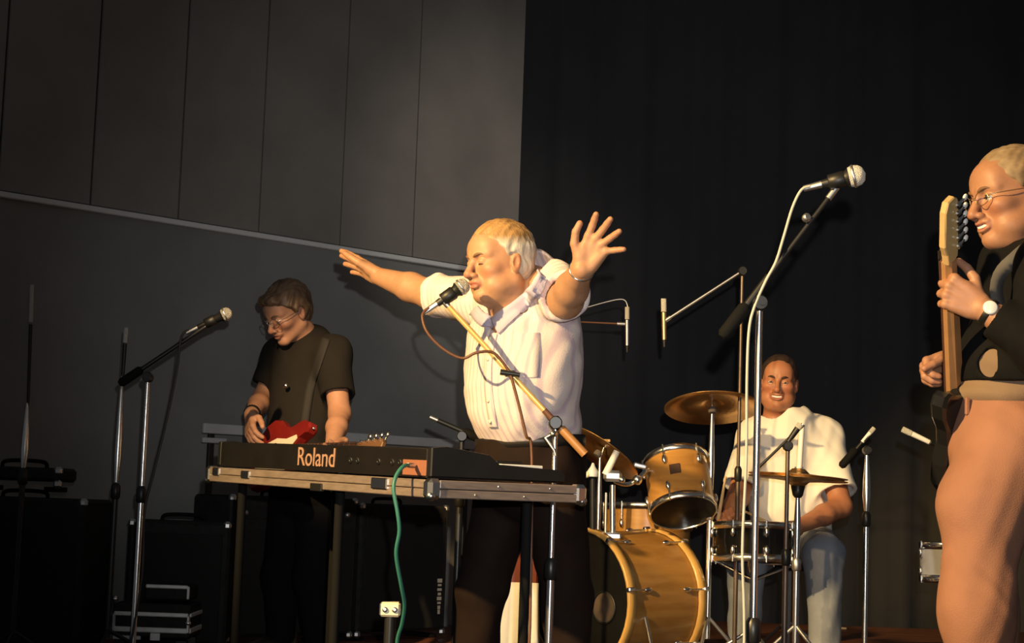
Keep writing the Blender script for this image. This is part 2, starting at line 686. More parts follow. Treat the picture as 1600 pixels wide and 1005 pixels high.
tag(m.build('trim_1', mat('pale_trim_paint', (0.85, 0.85, 0.83), 0.5)), 'thin pale grey strip running along the left wall', 'trim', kind='structure')

m = MB().box((0.8, 2.8, -0.03), (9.0, 7.1, 0.06))
floor = tag(m.build('floor', M_FLOOR), 'dark front stage floor', 'floor', kind='structure')

riser = thing('stage_riser', 'low red-brown boarded riser under the drums and the bassist', 'riser', (0.5, 8.3, 0))


def wall_x(Y):
    t = (Y - W0[1]) / WD[1]
    return W0[0] + WD[0] * t if t < T1 else -1.2


for k in range(32):
    y = 6.32 + k * 0.13
    xl = max(-3.2, wall_x(y + 0.0) + 0.10) if y < 9.7 else -0.6
    if y < 6.9:
        xl = -3.2 if wall_x(y) < -3.2 else wall_x(y) + 0.1
    m = MB().box(((xl + 5.0) / 2, y + 0.063, PLAT - 0.011), (5.0 - xl, 0.126, 0.022), None, 0.003)
    m.build('board', M_DECK, riser)
MB().box((1.0, 6.31, (PLAT - 0.022) / 2 + 0.001), (7.2, 0.025, PLAT - 0.024)).build('front_skirt', M_BLACK, riser)

# black drape with folds
m = MB()
xs = np.linspace(-0.9, 6.2, 190)
vs, fs = [], []
for x in xs:
    dy = 0.03 * math.sin(x * 15.0) + 0.012 * math.sin(x * 37 + 1)
    for z in (0.0, 1.5, 3.0, 4.5, 6.0):
        vs.append((x, 10.75 + dy * (1 - 0.03 * z), z))
for i in range(len(xs) - 1):
    for j in range(4):
        fs.append((i * 5 + j, (i + 1) * 5 + j, (i + 1) * 5 + j + 1, i * 5 + j + 1))
m.add(vs, fs, True)
drape = tag(m.build('stage_curtain', M_DRAPE), 'black stage curtain hanging in folds behind the drums', 'curtain')
md = drape.modifiers.new('thickness', 'SOLIDIFY')
md.thickness = 0.01

# pale slatted barrier in front of the wall
ra, rb = wall_t(324, 0.22), wall_t(752, 0.22)
bar = thing('slatted_barrier', 'pale grey barrier of flat slats along the wall behind the keyboard', 'barrier', wall_pt((ra + rb) / 2, PLAT, 0.22))
for (z, hgt, t_end) in ((1.128, 0.046, rb), (1.073, 0.024, ra + 0.13), (0.800, 0.026, ra + 0.16), (0.752, 0.020, ra + 0.16)):
    MB().box(wall_pt((ra + t_end) / 2, z, 0.22), (t_end - ra, 0.02, hgt), WAX, 0.003).build('slat', M_PAINTEDGREY, bar)
for t in (ra + 0.065, rb - 0.05):
    MB().box(wall_pt(t, (PLAT + 1.15) / 2, 0.195), (0.03, 0.02, 1.15 - PLAT), WAX, 0.003).build('post', M_BLACKMETAL, bar)

# ================================================================ keyboard in its flight case tray, on legs
KT = R(57)
KA = V(-math.cos(KT), math.sin(KT), 0.020)            # along the length, away from the near corner
KA = unit(KA)
KB = V(math.sin(KT), math.cos(KT), 0)                 # towards the player
KU = np.cross(KB, KA) * 1.0
if KU[2] < 0: KU = -KU
K0 = P(672, 779, 4.35)                                # near bottom corner of the tray
KL, KW, KH = 1.40, 0.473, 0.047
KAX = (KA, KB, KU)


def K(a, b, u):
    return K0 + KA * a + KB * b + KU * u


case = thing('keyboard_flight_case', 'open flight case tray with aluminium edges under the keyboard, on four legs', 'case', (*K(0.7, 0.23, 0)[:2], 0))
MB().box(K(KL / 2, KW / 2, KH / 2), (KL - 0.016, KW - 0.016, KH - 0.006), KAX).build('tray', M_VINYL, case)
for b in (0.0, KW):
    for (u, hh) in ((KH * 0.26, KH * 0.46), (KH * 0.76, KH * 0.46)):
        MB().box(K(KL / 2, b, u), (KL - 0.05, 0.008, hh), KAX, 0.002).build('edge_rail', M_ALU, case)
for a in (0.0, KL):
    for (u, hh) in ((KH * 0.26, KH * 0.46), (KH * 0.76, KH * 0.46)):
        MB().box(K(a, KW / 2, u), (0.008, KW - 0.05, hh), KAX, 0.002).build('edge_rail', M_ALU, case)
for a in (0, KL):
    for b in (0, KW):
        m = MB().box(K(a + (0.012 if a == 0 else -0.012), b + (0.012 if b == 0 else -0.012), KH / 2), (0.04, 0.04, KH + 0.006), KAX, 0.010)
        m.ball(K(a + (0.004 if a == 0 else -0.004), b + (0.004 if b == 0 else -0.004), 0.006), 0.014, 10)
        m.build('ball_corner', M_CHROME, case)
for k, b in enumerate((0.13, 0.2, 0.28, 0.36)):
    MB().ball(K(-0.004, b, KH * (0.76 if k % 2 else 0.26)), 0.0032, 8).build('rivet', M_CHROME, case)
MB().box(K(0.255, -0.004, KH * 0.62), (0.085, 0.012, 0.030), KAX, 0.003).build('butterfly_latch', M_CHROME, case)
MB().box(K(0.62, -0.003, KH * 0.15), (0.07, 0.012, 0.022), KAX, 0.002).build('clamp', M_BLACKMETAL, case)
MB().box(K(1.10, -0.003, KH * 0.62), (0.06, 0.012, 0.024), KAX, 0.003).build('butterfly_latch', M_CHROME, case)
MB().box(K(1.32, -0.003, KH * 0.70), (0.05, 0.012, 0.026), KAX, 0.003).build('butterfly_latch', M_CHROME, case)
for (a, b, chrome) in ((0.62, 0.07, 0), (0.16, 0.40, 0), (1.28, 0.07, 0), (1.28, 0.40, 0)):
    q = K(a, b, 0)
    m = MB()
    m.cyl((q[0], q[1], 0.0), (q[0], q[1], q[2] + 0.004), 0.0085 if chrome else 0.014)
    m.build('leg', M_CHROME if chrome else M_RUBBER, case)

kb = thing('stage_keyboard', 'black stage keyboard with raised maker lettering on its back panel', 'keyboard', K(0.7, 0.23, KH))
prof = [(0.030, 0.004), (0.030, 0.076), (0.075, 0.081), (0.20, 0.066), (0.235, 0.042), (0.43, 0.034), (0.44, 0.022), (0.44, 0.004)]
m = MB().prism([(p[0], p[1] + KH) for p in prof], K(0.075, 0, 0), KB, KU, KA, 0.0, KL - 0.10, 0.004)
m.build('body', mat('black_keyboard_shell', (0.007, 0.006, 0.006), 0.5, spec=0.3, var=0.2, scale=9, bump=0.15, bscale=300), kb)
for e in (0.058, KL - 0.022):
    m = MB().prism([(p[0] - 0.002 + (0.006 if i > 4 else 0), p[1] + KH + 0.004) for i, p in enumerate(prof)], K(e, 0, 0), KB, KU, KA, -0.008, 0.016, 0.003)
    m.build('end_cheek', M_BLACK, kb)
nw = 36
for k in range(nw):
    a = 0.12 + k * (KL - 0.24) / nw
    MB().box(K(a, 0.345, KH + 0.042), (0.0195, 0.135, 0.012), KAX, 0.002).build('white_key', M_WHITE, kb)
    if (k % 7) not in (2, 6):
        MB().box(K(a + 0.016, 0.318, KH + 0.050), (0.011, 0.085, 0.014), KAX, 0.002).build('black_key', M_BLACK, kb)
M_LETTER = mat('salmon_lettering', (0.40, 0.23, 0.15), 0.6)
text_mesh('lettering', 'Roland', M_LETTER, kb, K(0.815, 0.0295, KH + 0.018), -KA, KU, -KB, 0.053, 0.232, 0.002)
# sockets on the back panel
for a in (0.215, 0.255, 0.33, 0.45, 0.49):
    MB().lathe(K(a, 0.031, KH + 0.040), -KB, [(0.009, 0), (0.009, 0.004), (0.004, 0.004), (0.004, 0.001)], 12).build('socket', M_BLACKMETAL, kb)
MB().box(K(0.135, 0.029, KH + 0.028), (0.12, 0.004, 0.040), KAX, 0.001).build('rating_plate', mat('copper_label', (0.30, 0.12, 0.07), 0.5), kb)

# teal jack cable from the back panel down to a little box
m = MB()
pts = [P(640, 727, 4.44), P(630, 729, 4.40), P(619, 744, 4.38), P(615, 765, 4.37), P(621, 800, 4.37), P(624, 830, 4.38), P(619, 866, 4.40), P(627, 915, 4.44), P(632, 945, 4.48), P(628, 975, 4.52), P(620, 1010, 4.56), P(622, 1100, 4.6)]
pts.append(V(pts[-1][0], 4.62, 0.006))
pts.append(V(pts[-1][0] - 0.25, 4.8, 0.006))
c = thing('jack_cable', 'teal green jack cable hanging from the back of the keyboard', 'cable', pts[-2])
m.tube(spline(pts, 6), 0.0052, 8)
m.build('cord', M_CABLEG, c)
MB().cyl(P(646, 728, 4.46), P(637, 727, 4.43), 0.007, 0.006).build('plug', M_SATIN, c)

# ================================================================ gear under and behind the keyboard
bx = V(-0.36, 5.65, 0)


def amp(name, label, cat, c, size, rz=0.0, z0=PLAT, knobs=0, kname=None):
    """speaker cabinet or amplifier: shell, grille, corners, handle, knobs"""
    ca, sa = math.cos(rz), math.sin(rz)
    e1, e2, e3 = V(ca, sa, 0), V(-sa, ca, 0), V(0, 0, 1)
    w, dpt, h = size
    t = thing(name, label, cat, (c[0], c[1], z0))
    o = V(c[0], c[1], z0)
    ax = (e1, e2, e3)
    MB().box(o + e3 * (h / 2 + 0.02), (w, dpt, h - 0.04), ax, 0.012).build('cabinet', M_VINYL, t)
    gh = h - 0.10 - (0.10 if knobs else 0)
    if gh > 0.05:
        MB().box(o - e2 * (dpt / 2) + e3 * (0.05 + gh / 2), (w - 0.06, 0.014, gh), ax, 0.004).build('grille', M_GRILLE, t)
    for sx in (-1, 1):
        for sz in (0.032, h - 0.012):
            MB().box(o + e1 * sx * (w / 2 - 0.014) - e2 * (dpt / 2 - 0.014) + e3 * sz, (0.034, 0.034, 0.034), ax, 0.010).build('corner', M_SATIN, t)
        MB().box(o + e1 * sx * (w / 2 - 0.05) + e3 * 0.010, (0.04, dpt * 0.8, 0.02), ax).build('foot', M_RUBBER, t)
    m = MB().tube(spline([o + e1 * (-0.09) + e3 * h, o + e1 * (-0.07) + e3 * (h + 0.024), o + e1 * 0.07 + e3 * (h + 0.024), o + e1 * 0.09 + e3 * h], 5), 0.008, 8)
    m.build('handle', M_RUBBER, t)
    if knobs:
        MB().box(o - e2 * (dpt / 2) + e3 * (h - 0.075), (w - 0.06, 0.010, 0.055), ax, 0.002).build('control_panel', M_GRILLE, t)
        for k in range(knobs):
            q = o - e2 * (dpt / 2 + 0.004) + e3 * (h - 0.075) + e1 * (w - 0.14) * (k / max(1, knobs - 1) - 0.5)
            MB().lathe(q, -e2, [(0.012, 0), (0.011, 0.014), (0.0, 0.015)], 12).build('knob', M_SATIN, t)
    return t, (o, e1, e2, e3)


amp('speaker_cabinet', 'large black speaker cabinet at the far left by the wall', 'speaker', (-1.92, 6.95), (0.60, 0.45, 0.625))
amp('amplifier_head', 'flat black amplifier lying on the speaker cabinet by the wall', 'amplifier', (-1.93, 6.95), (0.36, 0.26, 0.095), 0.0, PLAT + 0.650)
amp('bass_amplifier', 'dark bass amplifier behind the small flight case', 'amplifier', (-1.37, 7.42), (0.42, 0.34, 0.545), 0.10, PLAT, 0)
WANG = math.atan2(WD[1], WD[0])
ta, tb = wall_t(372, 0.62), wall_t(716, 0.62)
tm = ta + (tb - ta) * 0.56
q = wall_pt((ta + tm) / 2, 0, 0.47)
amp('guitar_amplifier', 'big black amplifier with metal knobs, behind the keyboard and left of the teal cable', 'amplifier', (q[0], q[1]), (tm - ta - 0.02, 0.30, 0.66), WANG, PLAT, 4)
q = wall_pt((tm + tb) / 2, 0, 0.47)
t_, (o_, e1_, e2_, e3_) = amp('monitor_speaker', 'black speaker with a vertical strip of pale lettering, behind the singer', 'speaker', (q[0], q[1]), (tb - tm - 0.02, 0.30, 0.64), WANG, PLAT)
m = MB()
tl = wall_t(702, 0.63)
q = wall_pt(tl, 0, 0.632)
zt = P(702, 908, q[1])[2]
for k, (hh, ww) in enumerate(((0.018, 0.018), (0.010, 0.014), (0.012, 0.017), (0.012, 0.012), (0.016, 0.017), (0.010, 0.013), (0.016, 0.010), (0.02, 0.008))):
    m.box((q[0], q[1], zt - 0.0215 * k), (ww * 1.6, 0.003, hh * 1.05), WAX)
m.build('lettering_strip', M_CREAM, t_)

# small flight case with bright edges, far left
fc = thing('small_flight_case', 'small black flight case with bright aluminium edges on the riser', 'case', (-1.36, 6.95, PLAT))
cx, cy = -1.365, 6.95
z1, z2, z3 = 0.285, 0.355, 0.470
MB().box((cx, cy, (z1 + z2 + 0.06) / 2 - 0.02), (0.30, 0.26, z2 - z1 + 0.06), None, 0.006).build('body', M_VINYL, fc)
MB().box((cx + 0.05, cy + 0.01, 0.438), (0.17, 0.22, 0.055), None, 0.006).build('lid', M_VINYL, fc)
for z, hh in ((z1 + 0.01, 0.020), (z2, 0.016)):
    MB().box((cx, cy - 0.130, z), (0.29, 0.012, hh), None, 0.003).build('edge_rail', M_BRIGHTALU, fc)
    MB().box((cx + 0.150, cy, z), (0.012, 0.25, hh), None, 0.003).build('edge_rail', M_BRIGHTALU, fc)
MB().box((cx + 0.05, cy - 0.102, 0.462), (0.165, 0.012, 0.014), None, 0.003).build('edge_rail', M_BRIGHTALU, fc)
MB().box((cx + 0.134, cy - 0.10, 0.440), (0.010, 0.014, 0.05), None, 0.003).build('edge_rail', M_BRIGHTALU, fc)
for sx in (-1, 1):
    MB().ball((cx + sx * 0.145, cy - 0.125, z2 + (0.055 if sx < 0 else -0.03)), 0.013, 10).build('ball_corner', M_CHROME, fc)
    MB().box((cx + sx * 0.145, cy - 0.128, (z1 + z2) / 2), (0.014, 0.014, z2 - z1), None, 0.004).build('edge_rail', M_SATIN, fc)
    for sy in (-1, 1):
        m = MB().cyl((cx + sx * 0.12 - 0.012, cy + sy * 0.1, PLAT + 0.032), (cx + sx * 0.12 + 0.012, cy + sy * 0.1, PLAT + 0.032), 0.032)
        m.box((cx + sx * 0.12, cy + sy * 0.1, PLAT + 0.068), (0.04, 0.05, 0.045))
        m.build('caster', M_BLACKMETAL, fc)
MB().box((cx - 0.09, cy - 0.132, z1 - 0.022), (0.11, 0.006, 0.016), None, 0.002).build('catch', M_SATIN, fc)
MB().box((cx + 0.02, cy - 0.132, z1 - 0.016), (0.04, 0.008, 0.03), None, 0.002).build('catch', M_SATIN, fc)

# junction box on the floor by the cable
jb = P(610, 952, 5.05)
t = thing('junction_box', 'small cream junction box on a short stand by the teal cable', 'box', (jb[0], jb[1], 0))
MB().box(jb, (0.06, 0.05, 0.042), None, 0.006).build('housing', M_CREAM, t)
MB().cyl((jb[0], jb[1], 0.0), (jb[0], jb[1], jb[2] - 0.02), 0.02, 0.018).build('stem', M_BLACKMETAL, t)
MB().lathe((jb[0], jb[1], 0), (0, 0, 1), [(0.10, 0), (0.10, 0.012), (0.02, 0.022)], 20).build('base', M_BLACKMETAL, t)
for k in (-1, 1):
    MB().lathe((jb[0] + 0.014 * k, jb[1] - 0.025, jb[2]), (0, -1, 0), [(0.008, 0), (0.008, 0.006), (0.003, 0.006)], 10).build('socket', M_SATIN, t)

# red crate with a white cloth, seen between the singer's legs
gb = P(812, 925, 7.0)
t = thing('red_crate', 'dark red crate with a white cloth hanging over its front, behind the singer', 'crate', (gb[0], gb[1], PLAT))
m = MB().box((gb[0], gb[1] + 0.06, (PLAT + 0.72) / 2), (0.145, 0.11, 0.72 - PLAT), None, 0.008)
m.build('crate_body', mat('dark_red_paint', (0.17, 0.035, 0.020), 0.5, var=0.2), t)
MB().ball(P(821, 861, 6.99), 0.010, 10).build('stud', M_CHROME, t)
m = MB()
vs, fs = [], []
for i in range(13):
    u = i / 12 - 0.5
    for j in range(7):
        v = j / 6
        vs.append((gb[0] + u * (0.150 + 0.03 * v), gb[1] - 0.018 + 0.008 * math.sin(u * 26 + v) * (0.3 + v) - 0.03 * v, 0.520 - v * (0.50 - PLAT)))
for i in range(12):
    for j in range(6):
        fs.append((i * 7 + j, i * 7 + j + 1, (i + 1) * 7 + j + 1, (i + 1) * 7 + j))
m.add(vs, fs, True)
o = m.build('hanging_cloth', mat('white_cotton', (0.82, 0.80, 0.74), 0.9, var=0.05, scale=20), t)
o.modifiers.new('thickness', 'SOLIDIFY').thickness = 0.004

# ================================================================ microphones and stands


M_DIMCHROME = mat('dim_chrome', (0.16, 0.12, 0.10), 0.4, 0.7, var=0.2, scale=14)  # chrome with dim light put into its colour, for the darker poles


def tripod(t, x, y, z0, r, mt, hub=0.13, n=3, ph=0.5):
    for k in range(n):
        a = ph + 2 * math.pi * k / n
        e = V(x + r * math.cos(a), y + r * math.sin(a), z0 + 0.012)
        lg = MB().tube([V(x, y, z0 + hub), (V(x, y, z0 + hub) + e) / 2 + V(0, 0, 0.008), e], 0.0075, 8).build('leg', mt, t)
        MB().ball(e, 0.013, 8).build('rubber_foot', M_RUBBER, lg)


def mic_stand(label, top, z0, tip=None, tail=None, group=None, r1=0.0115, r2=0.0080, split=0.55, mt=M_CHROME, mboom=M_BLACKMETAL,
              rb=0.0062, leg_r=0.30, ph=0.5, glint_cone=False, boom_split=None, cw=True, name='microphone_stand', cat='microphone stand', mlow=None):
    """upright from the floor to top, boom from tail to tip through the clutch"""
    x, y, zt = top
    t = thing(name, label, cat, (x, y, z0), group)
    tripod(t, x, y, z0, leg_r, M_BLACKMETAL, ph=ph)
    zm = z0 + (zt - z0) * split
    MB().cyl((x, y, z0 + 0.10), (x, y, zm), r1).build('lower_tube', mlow or mt, t)
    MB().lathe((x, y, zm - 0.035), (0, 0, 1), [(r1 * 1.1, 0), (r1 * 1.6, 0.008), (r1 * 1.6, 0.05), (r1 * 1.0, 0.062)], 14).build('collar', M_BLACKMETAL, t)
    if glint_cone:  # tube swollen to the shape of the highlight on straight chrome
        h = zt - zm - 0.03
        MB().lathe((x, y, zm + 0.03), (0, 0, 1), [(r2 * 0.9, 0), (r2 * 1.5, h * 0.25), (r2 * 1.35, h * 0.5), (r2 * 0.5, h)], 14).build('upper_tube', mt, t)
    else:
        MB().cyl((x, y, zm), (x, y, zt), r2).build('upper_tube', mt, t)
    if tip is not None:
        tip, tail = np.array(tip, float), np.array(tail, float)
        d = unit(tip - tail)
        sd = unit(np.cross(d, (0, 0, 1)))
        c = np.array(top, float)
        b = MB().tube([tail, tip], rb, 10)
        b.build('boom', mboom, t)
        if boom_split:
            MB().cyl(tail, tail + (tip - tail) * boom_split, rb * 1.45).build('boom_sleeve', M_BLACKMETAL, t)
        m = MB().lathe(c - sd * 0.022, sd, [(0.016, 0), (0.019, 0.004), (0.019, 0.036), (0.016, 0.044)], 14)
        m.box(c, (0.024, 0.024, 0.04), None, 0.005)
        cl = m.build('clutch', M_BLACKMETAL, t)
        MB().tube([c + sd * 0.022, c + sd * 0.045], [0.006, 0.010], 8).build('clutch_knob', M_BLACKMETAL, cl)
        if cw:
            MB().lathe(tail, d, [(0.010, -0.01), (0.017, 0.0), (0.017, 0.08), (0.010, 0.09)], 14).build('counterweight', M_RUBBER, t)
        MB().tube([tip - d * 0.005, tip + d * 0.03], 0.0085, 10).build('thread_end', M_SATIN, t)
    return t


def vocal_mic(label, tail, head, mesh_mat, group=None, r=0.026, body=M_BLACK):
    """tail = cable end, head = centre of the ball grille"""
    tail, head = np.array(tail, float), np.array(head, float)
    d = unit(head - tail)
    L = np.linalg.norm(head - tail)
    t = thing('microphone', label, 'microphone', tail, group)
    MB().lathe(tail, d, [(0.0095, 0), (0.0105, 0.004), (0.0115, L * 0.3), (0.0175, L - r * 0.9), (0.0235, L - r * 0.55)], 18).build('handle', body, t)
    MB().lathe(head, d, [(r * 0.90, -r * 0.52), (r * 0.985, -r * 0.2), (r * 1.0, 0.0), (r * 0.9, r * 0.45), (r * 0.62, r * 0.78), (0.0, r * 0.96)], 20).build('grille', mesh_mat, t)
    MB().lathe(head, d, [(r * 0.99, -r * 0.24), (r * 1.06, -r * 0.2), (r * 1.06, -r * 0.02), (r * 0.99, r * 0.02)], 20).build('grille_band', M_SATIN, t)
    q = tail + d * L * 0.42
    MB().lathe(q, d, [(0.016, -0.018), (0.019, -0.016), (0.020, 0.02), (0.017, 0.024)], 16, cap=True).build('clip', M_BLACK, t)
    MB().cyl(tail - d * 0.045, tail, 0.0078, 0.0092).build('plug', M_SATIN, t)
    return t


def pencil_mic(label, a, b, group=None, r=0.0105, mt=None):
    a, b = np.array(a, float), np.array(b, float)
    d = unit(b - a)
    L = np.linalg.norm(b - a)
    t = thing('pencil_microphone', label, 'microphone', a, group)
    mt = mt or M_SATIN
    MB().cyl(a, a + d * L * 0.66, r * 0.85, r).build('body', mt, t)
    MB().cyl(a + d * L * 0.68, b, r * 1.08).build('capsule', M_MESHW, t)
    MB().cyl(a - d * 0.03, a, r * 0.5, r * 0.75).build('plug', M_BLACK, t)
    return t


# singer's stand: yellow boom rising to the mouth
boomA, boomB = P(914, 710, 4.90), P(699, 477, 4.90)
pole = P(868, 661, 4.90)
st = mic_stand("singer's boom microphone stand with a brass yellow boom", pole, 0.0, boomB, boomA, mboom=M_YELLOWTUBE, rb=0.0078, split=0.62, leg_r=0.26, cw=False)
d_ = unit(boomB - boomA)
MB().cyl(boomA, boomA + d_ * 0.10, 0.0125).build('grip_sleeve', mat('amber_grip', (0.50, 0.24, 0.08), 0.45, 0.2), st)
MB().cyl(boomA + d_ * 0.10, boomA + d_ * 0.17, 0.0085).build('inner_tube', M_CABLEBR, st)
q = P(797, 584, 4.89)
mm = MB().box(q, (0.034, 0.022, 0.018), None, 0.005)
mm.tube([q + V(-0.028, -0.01, 0.003), q + V(0.028, -0.01, -0.003)], [0.009, 0.006], 8)
mm.build('boom_clutch', M_BLACKMETAL, st)
q = P(864, 678, 4.885)
MB().ball(q, 0.011, 10).build('wing_nut', M_CHROME, st)
MB().tube([q, P(852, 684, 4.885), P(866, 704, 4.885), P(868, 712, 4.885)], 0.0042, 8).build('hook', M_SATIN, st)
vocal_mic("singer's black vocal microphone close to his mouth", P(683, 475, 4.90), P(722, 448, 4.90), M_MESH, r=0.0235)
c = MB()
pts = [P(677, 479, 4.90), P(664, 486, 4.89), P(660, 497, 4.88), P(668, 520, 4.87), P(692, 545, 4.87), P(722, 560, 4.87), P(745, 551, 4.86), P(772, 552, 4.87), P(795, 580, 4.88), P(799, 590, 4.88), P(810, 630, 4.88), P(822, 680, 4.89), P(831, 716, 4.90)]
e = pts[-1]
pts += [V(e[0] + 0.01, 4.86, 0.5), V(e[0] + 0.02, 4.84, 0.01), V(e[0] + 0.3, 4.7, 0.006)]
tag(c.tube(spline(pts, 6), 0.0042, 7).build('microphone_cable', M_CABLEBR), "dark brown cable looping from the singer's microphone down his boom", 'cable')

# tall stand at right, close to the camera
top = P(1187, 474, 4.15)
mic_stand('tall chrome boom microphone stand reaching up beside the guitarist', top, 0.0, P(1296, 308, 4.15), P(1132, 522, 4.15), split=0.42, r1=0.0120, r2=0.0085, leg_r=0.28, boom_split=0.42)
vocal_mic('vocal microphone with a pale ball grille on the tall right stand', P(1284, 288, 4.15), P(1336, 275, 4.13), M_MESHW, r=0.0270)
q = P(1258, 342, 4.14)
tag(MB().lathe(q, (0.3, -1, 0.2), [(0.009, 0), (0.011, 0.004), (0.011, 0.012), (0.007, 0.016)], 12).build('boom_knob', M_SATIN), 'small round knob on the boom of the tall right stand', 'knob')
pts = [P(1266, 291, 4.15), P(1252, 297, 4.15), P(1238, 325, 4.15), P(1224, 372, 4.14), P(1212, 410, 4.13), P(1196, 440, 4.13), P(1178, 482, 4.13), P(1170, 520, 4.13), P(1167, 600, 4.13), P(1166, 720, 4.13), P(1160, 860, 4.13), P(1163, 1000, 4.13)]
e = pts[-1]
pts += [V(e[0], 4.12, 0.01), V(e[0] + 0.3, 3.9, 0.006)]
tag(MB().tube(spline(pts, 5), 0.0036, 7).build('microphone_cable', M_CABLEW), 'pale cable running down the tall right microphone stand', 'cable')

# two stands far left and the one with the vocal microphone
mic_stand('boom microphone stand in front of the bassist, left of the keyboard', P(231, 590, 6.35), 0.0, P(322, 510, 6.35), P(190, 598, 6.35), split=0.66, leg_r=0.28, rb=0.0085, r1=0.0115, r2=0.0095)
vocal_mic('black vocal microphone pointing at the bassist', P(309, 512, 6.35), P(353, 491, 6.35), M_MESH, r=0.025)
pts = [P(300, 516, 6.35), P(284, 525, 6.34), P(276, 580, 6.34), P(262, 650, 6.34), P(240, 740, 6.33), P(226, 800, 6.33), P(222, 900, 6.33)]
pts += [V(pts[-1][0], 6.2, 0.008), V(pts[-1][0] + 0.3, 6.1, 0.006)]
tag(MB().tube(spline(pts, 5), 0.0045, 7).build('microphone_cable', M_CABLEB), "black cable hanging from the bassist's microphone", 'cable')
mic_stand('straight chrome stand just left of the bassist\'s boom stand', P(191, 588, 6.75), PLAT, None, None, split=0.60, leg_r=0.2, r2=0.0105, glint_cone=True, mlow=M_BLACKMETAL)  # black lower tube stands in for chrome in shade
pencil_mic('thin black microphone upright on the straight stand by the wall', P(192, 586, 6.75), P(197, 512, 6.75), mt=M_BLACK, r=0.008)
mic_stand('chrome stand at the far left edge beside the speaker cabinet', P(43, 630, 6.58), PLAT, None, None, split=0.72, leg_r=0.15, r2=0.0105, glint_cone=True, mlow=M_BLACKMETAL)  # lower chrome blackened here too, its shade put into the colour
pencil_mic('long thin black microphone upright on the far left stand', P(44, 628, 6.58), P(50, 445, 6.58), mt=M_BLACK, r=0.007)
# dark boom peeping over the keyboard behind the singer
mic_stand('short dark stand peeping over the keyboard behind the singer', P(722, 682, 6.1), 0.0, P(684, 657, 6.1), P(760, 690, 6.1), split=0.8, leg_r=0.2, rb=0.009, r1=0.012, r2=0.010, mt=M_BLACKMETAL)

# overhead microphones over the kit
top = P(1160, 424, 7.0)
mic_stand('tall overhead stand whose boom slants down left of the drummer', top, PLAT, P(1046, 497, 7.0), P(1164, 421, 7.0), split=0.5, rb=0.0055, r1=0.0095, r2=0.0070, leg_r=0.22, mboom=M_SATIN, cw=False, mt=M_DIMCHROME)
pencil_mic('brass pencil microphone hanging upright over the drum kit', P(1038, 531, 7.0), P(1037, 467, 7.0), mt=mat('brass', (0.75, 0.52, 0.25), 0.35, 0.9))
top = P(893, 503, 7.6)
mic_stand('overhead stand behind the singer, its thin boom reaching right', top, PLAT, P(966, 506, 7.6), P(880, 502, 7.6), split=0.5, rb=0.004, leg_r=0.2, mboom=M_CABLEBR, cw=False)
pencil_mic('slim pencil microphone hanging right of the singer\'s raised arm', P(980, 540, 7.6), P(980, 480, 7.6), r=0.0095)
tag(MB().tube(spline([P(912, 482, 7.6), P(940, 474, 7.6), P(966, 468, 7.6), P(977, 470, 7.6), P(981, 480, 7.6)], 5), 0.0036, 6).build('overhead_cable', M_SATIN), 'thin upper wire holding the pencil microphone right of the singer', 'wire')

# stand with short boom in front of the drummer's chest, stand at right, and one behind the guitarist
mic_stand("dark short boom stand in front of the drummer's chest", P(1231, 697, 6.55), PLAT, P(1246, 672, 6.55), P(1178, 738, 6.55), split=0.55, rb=0.0055, leg_r=0.22, r1=0.0115, r2=0.008, cw=False, mt=M_DIMCHROME)
pencil_mic("dark microphone on the short boom at the drummer's chest", P(1236, 684, 6.54), P(1251, 663, 6.54), mt=M_BLACK, r=0.012)
mic_stand('chrome stand standing alone right of the drummer', P(1355, 704, 7.2), PLAT, P(1350, 688, 7.2), P(1316, 727, 7.2), split=0.70, leg_r=0.24, glint_cone=True, r2=0.0115, rb=0.0065)
pencil_mic('pale pencil microphone on the stand right of the drummer', P(1347, 691, 7.2), P(1366, 669, 7.2), r=0.009, mt=M_WHITE)
mic_stand('microphone stand half hidden behind the guitarist', P(1498, 716, 6.4), PLAT, P(1452, 691, 6.4), P(1520, 724, 6.4), split=0.6, leg_r=0.24)
pencil_mic("white pencil microphone pointing left beside the guitarist's thigh", P(1452, 691, 6.4), P(1410, 671, 6.4), r=0.0105, mt=M_WHITE)

# ================================================================ drum kit


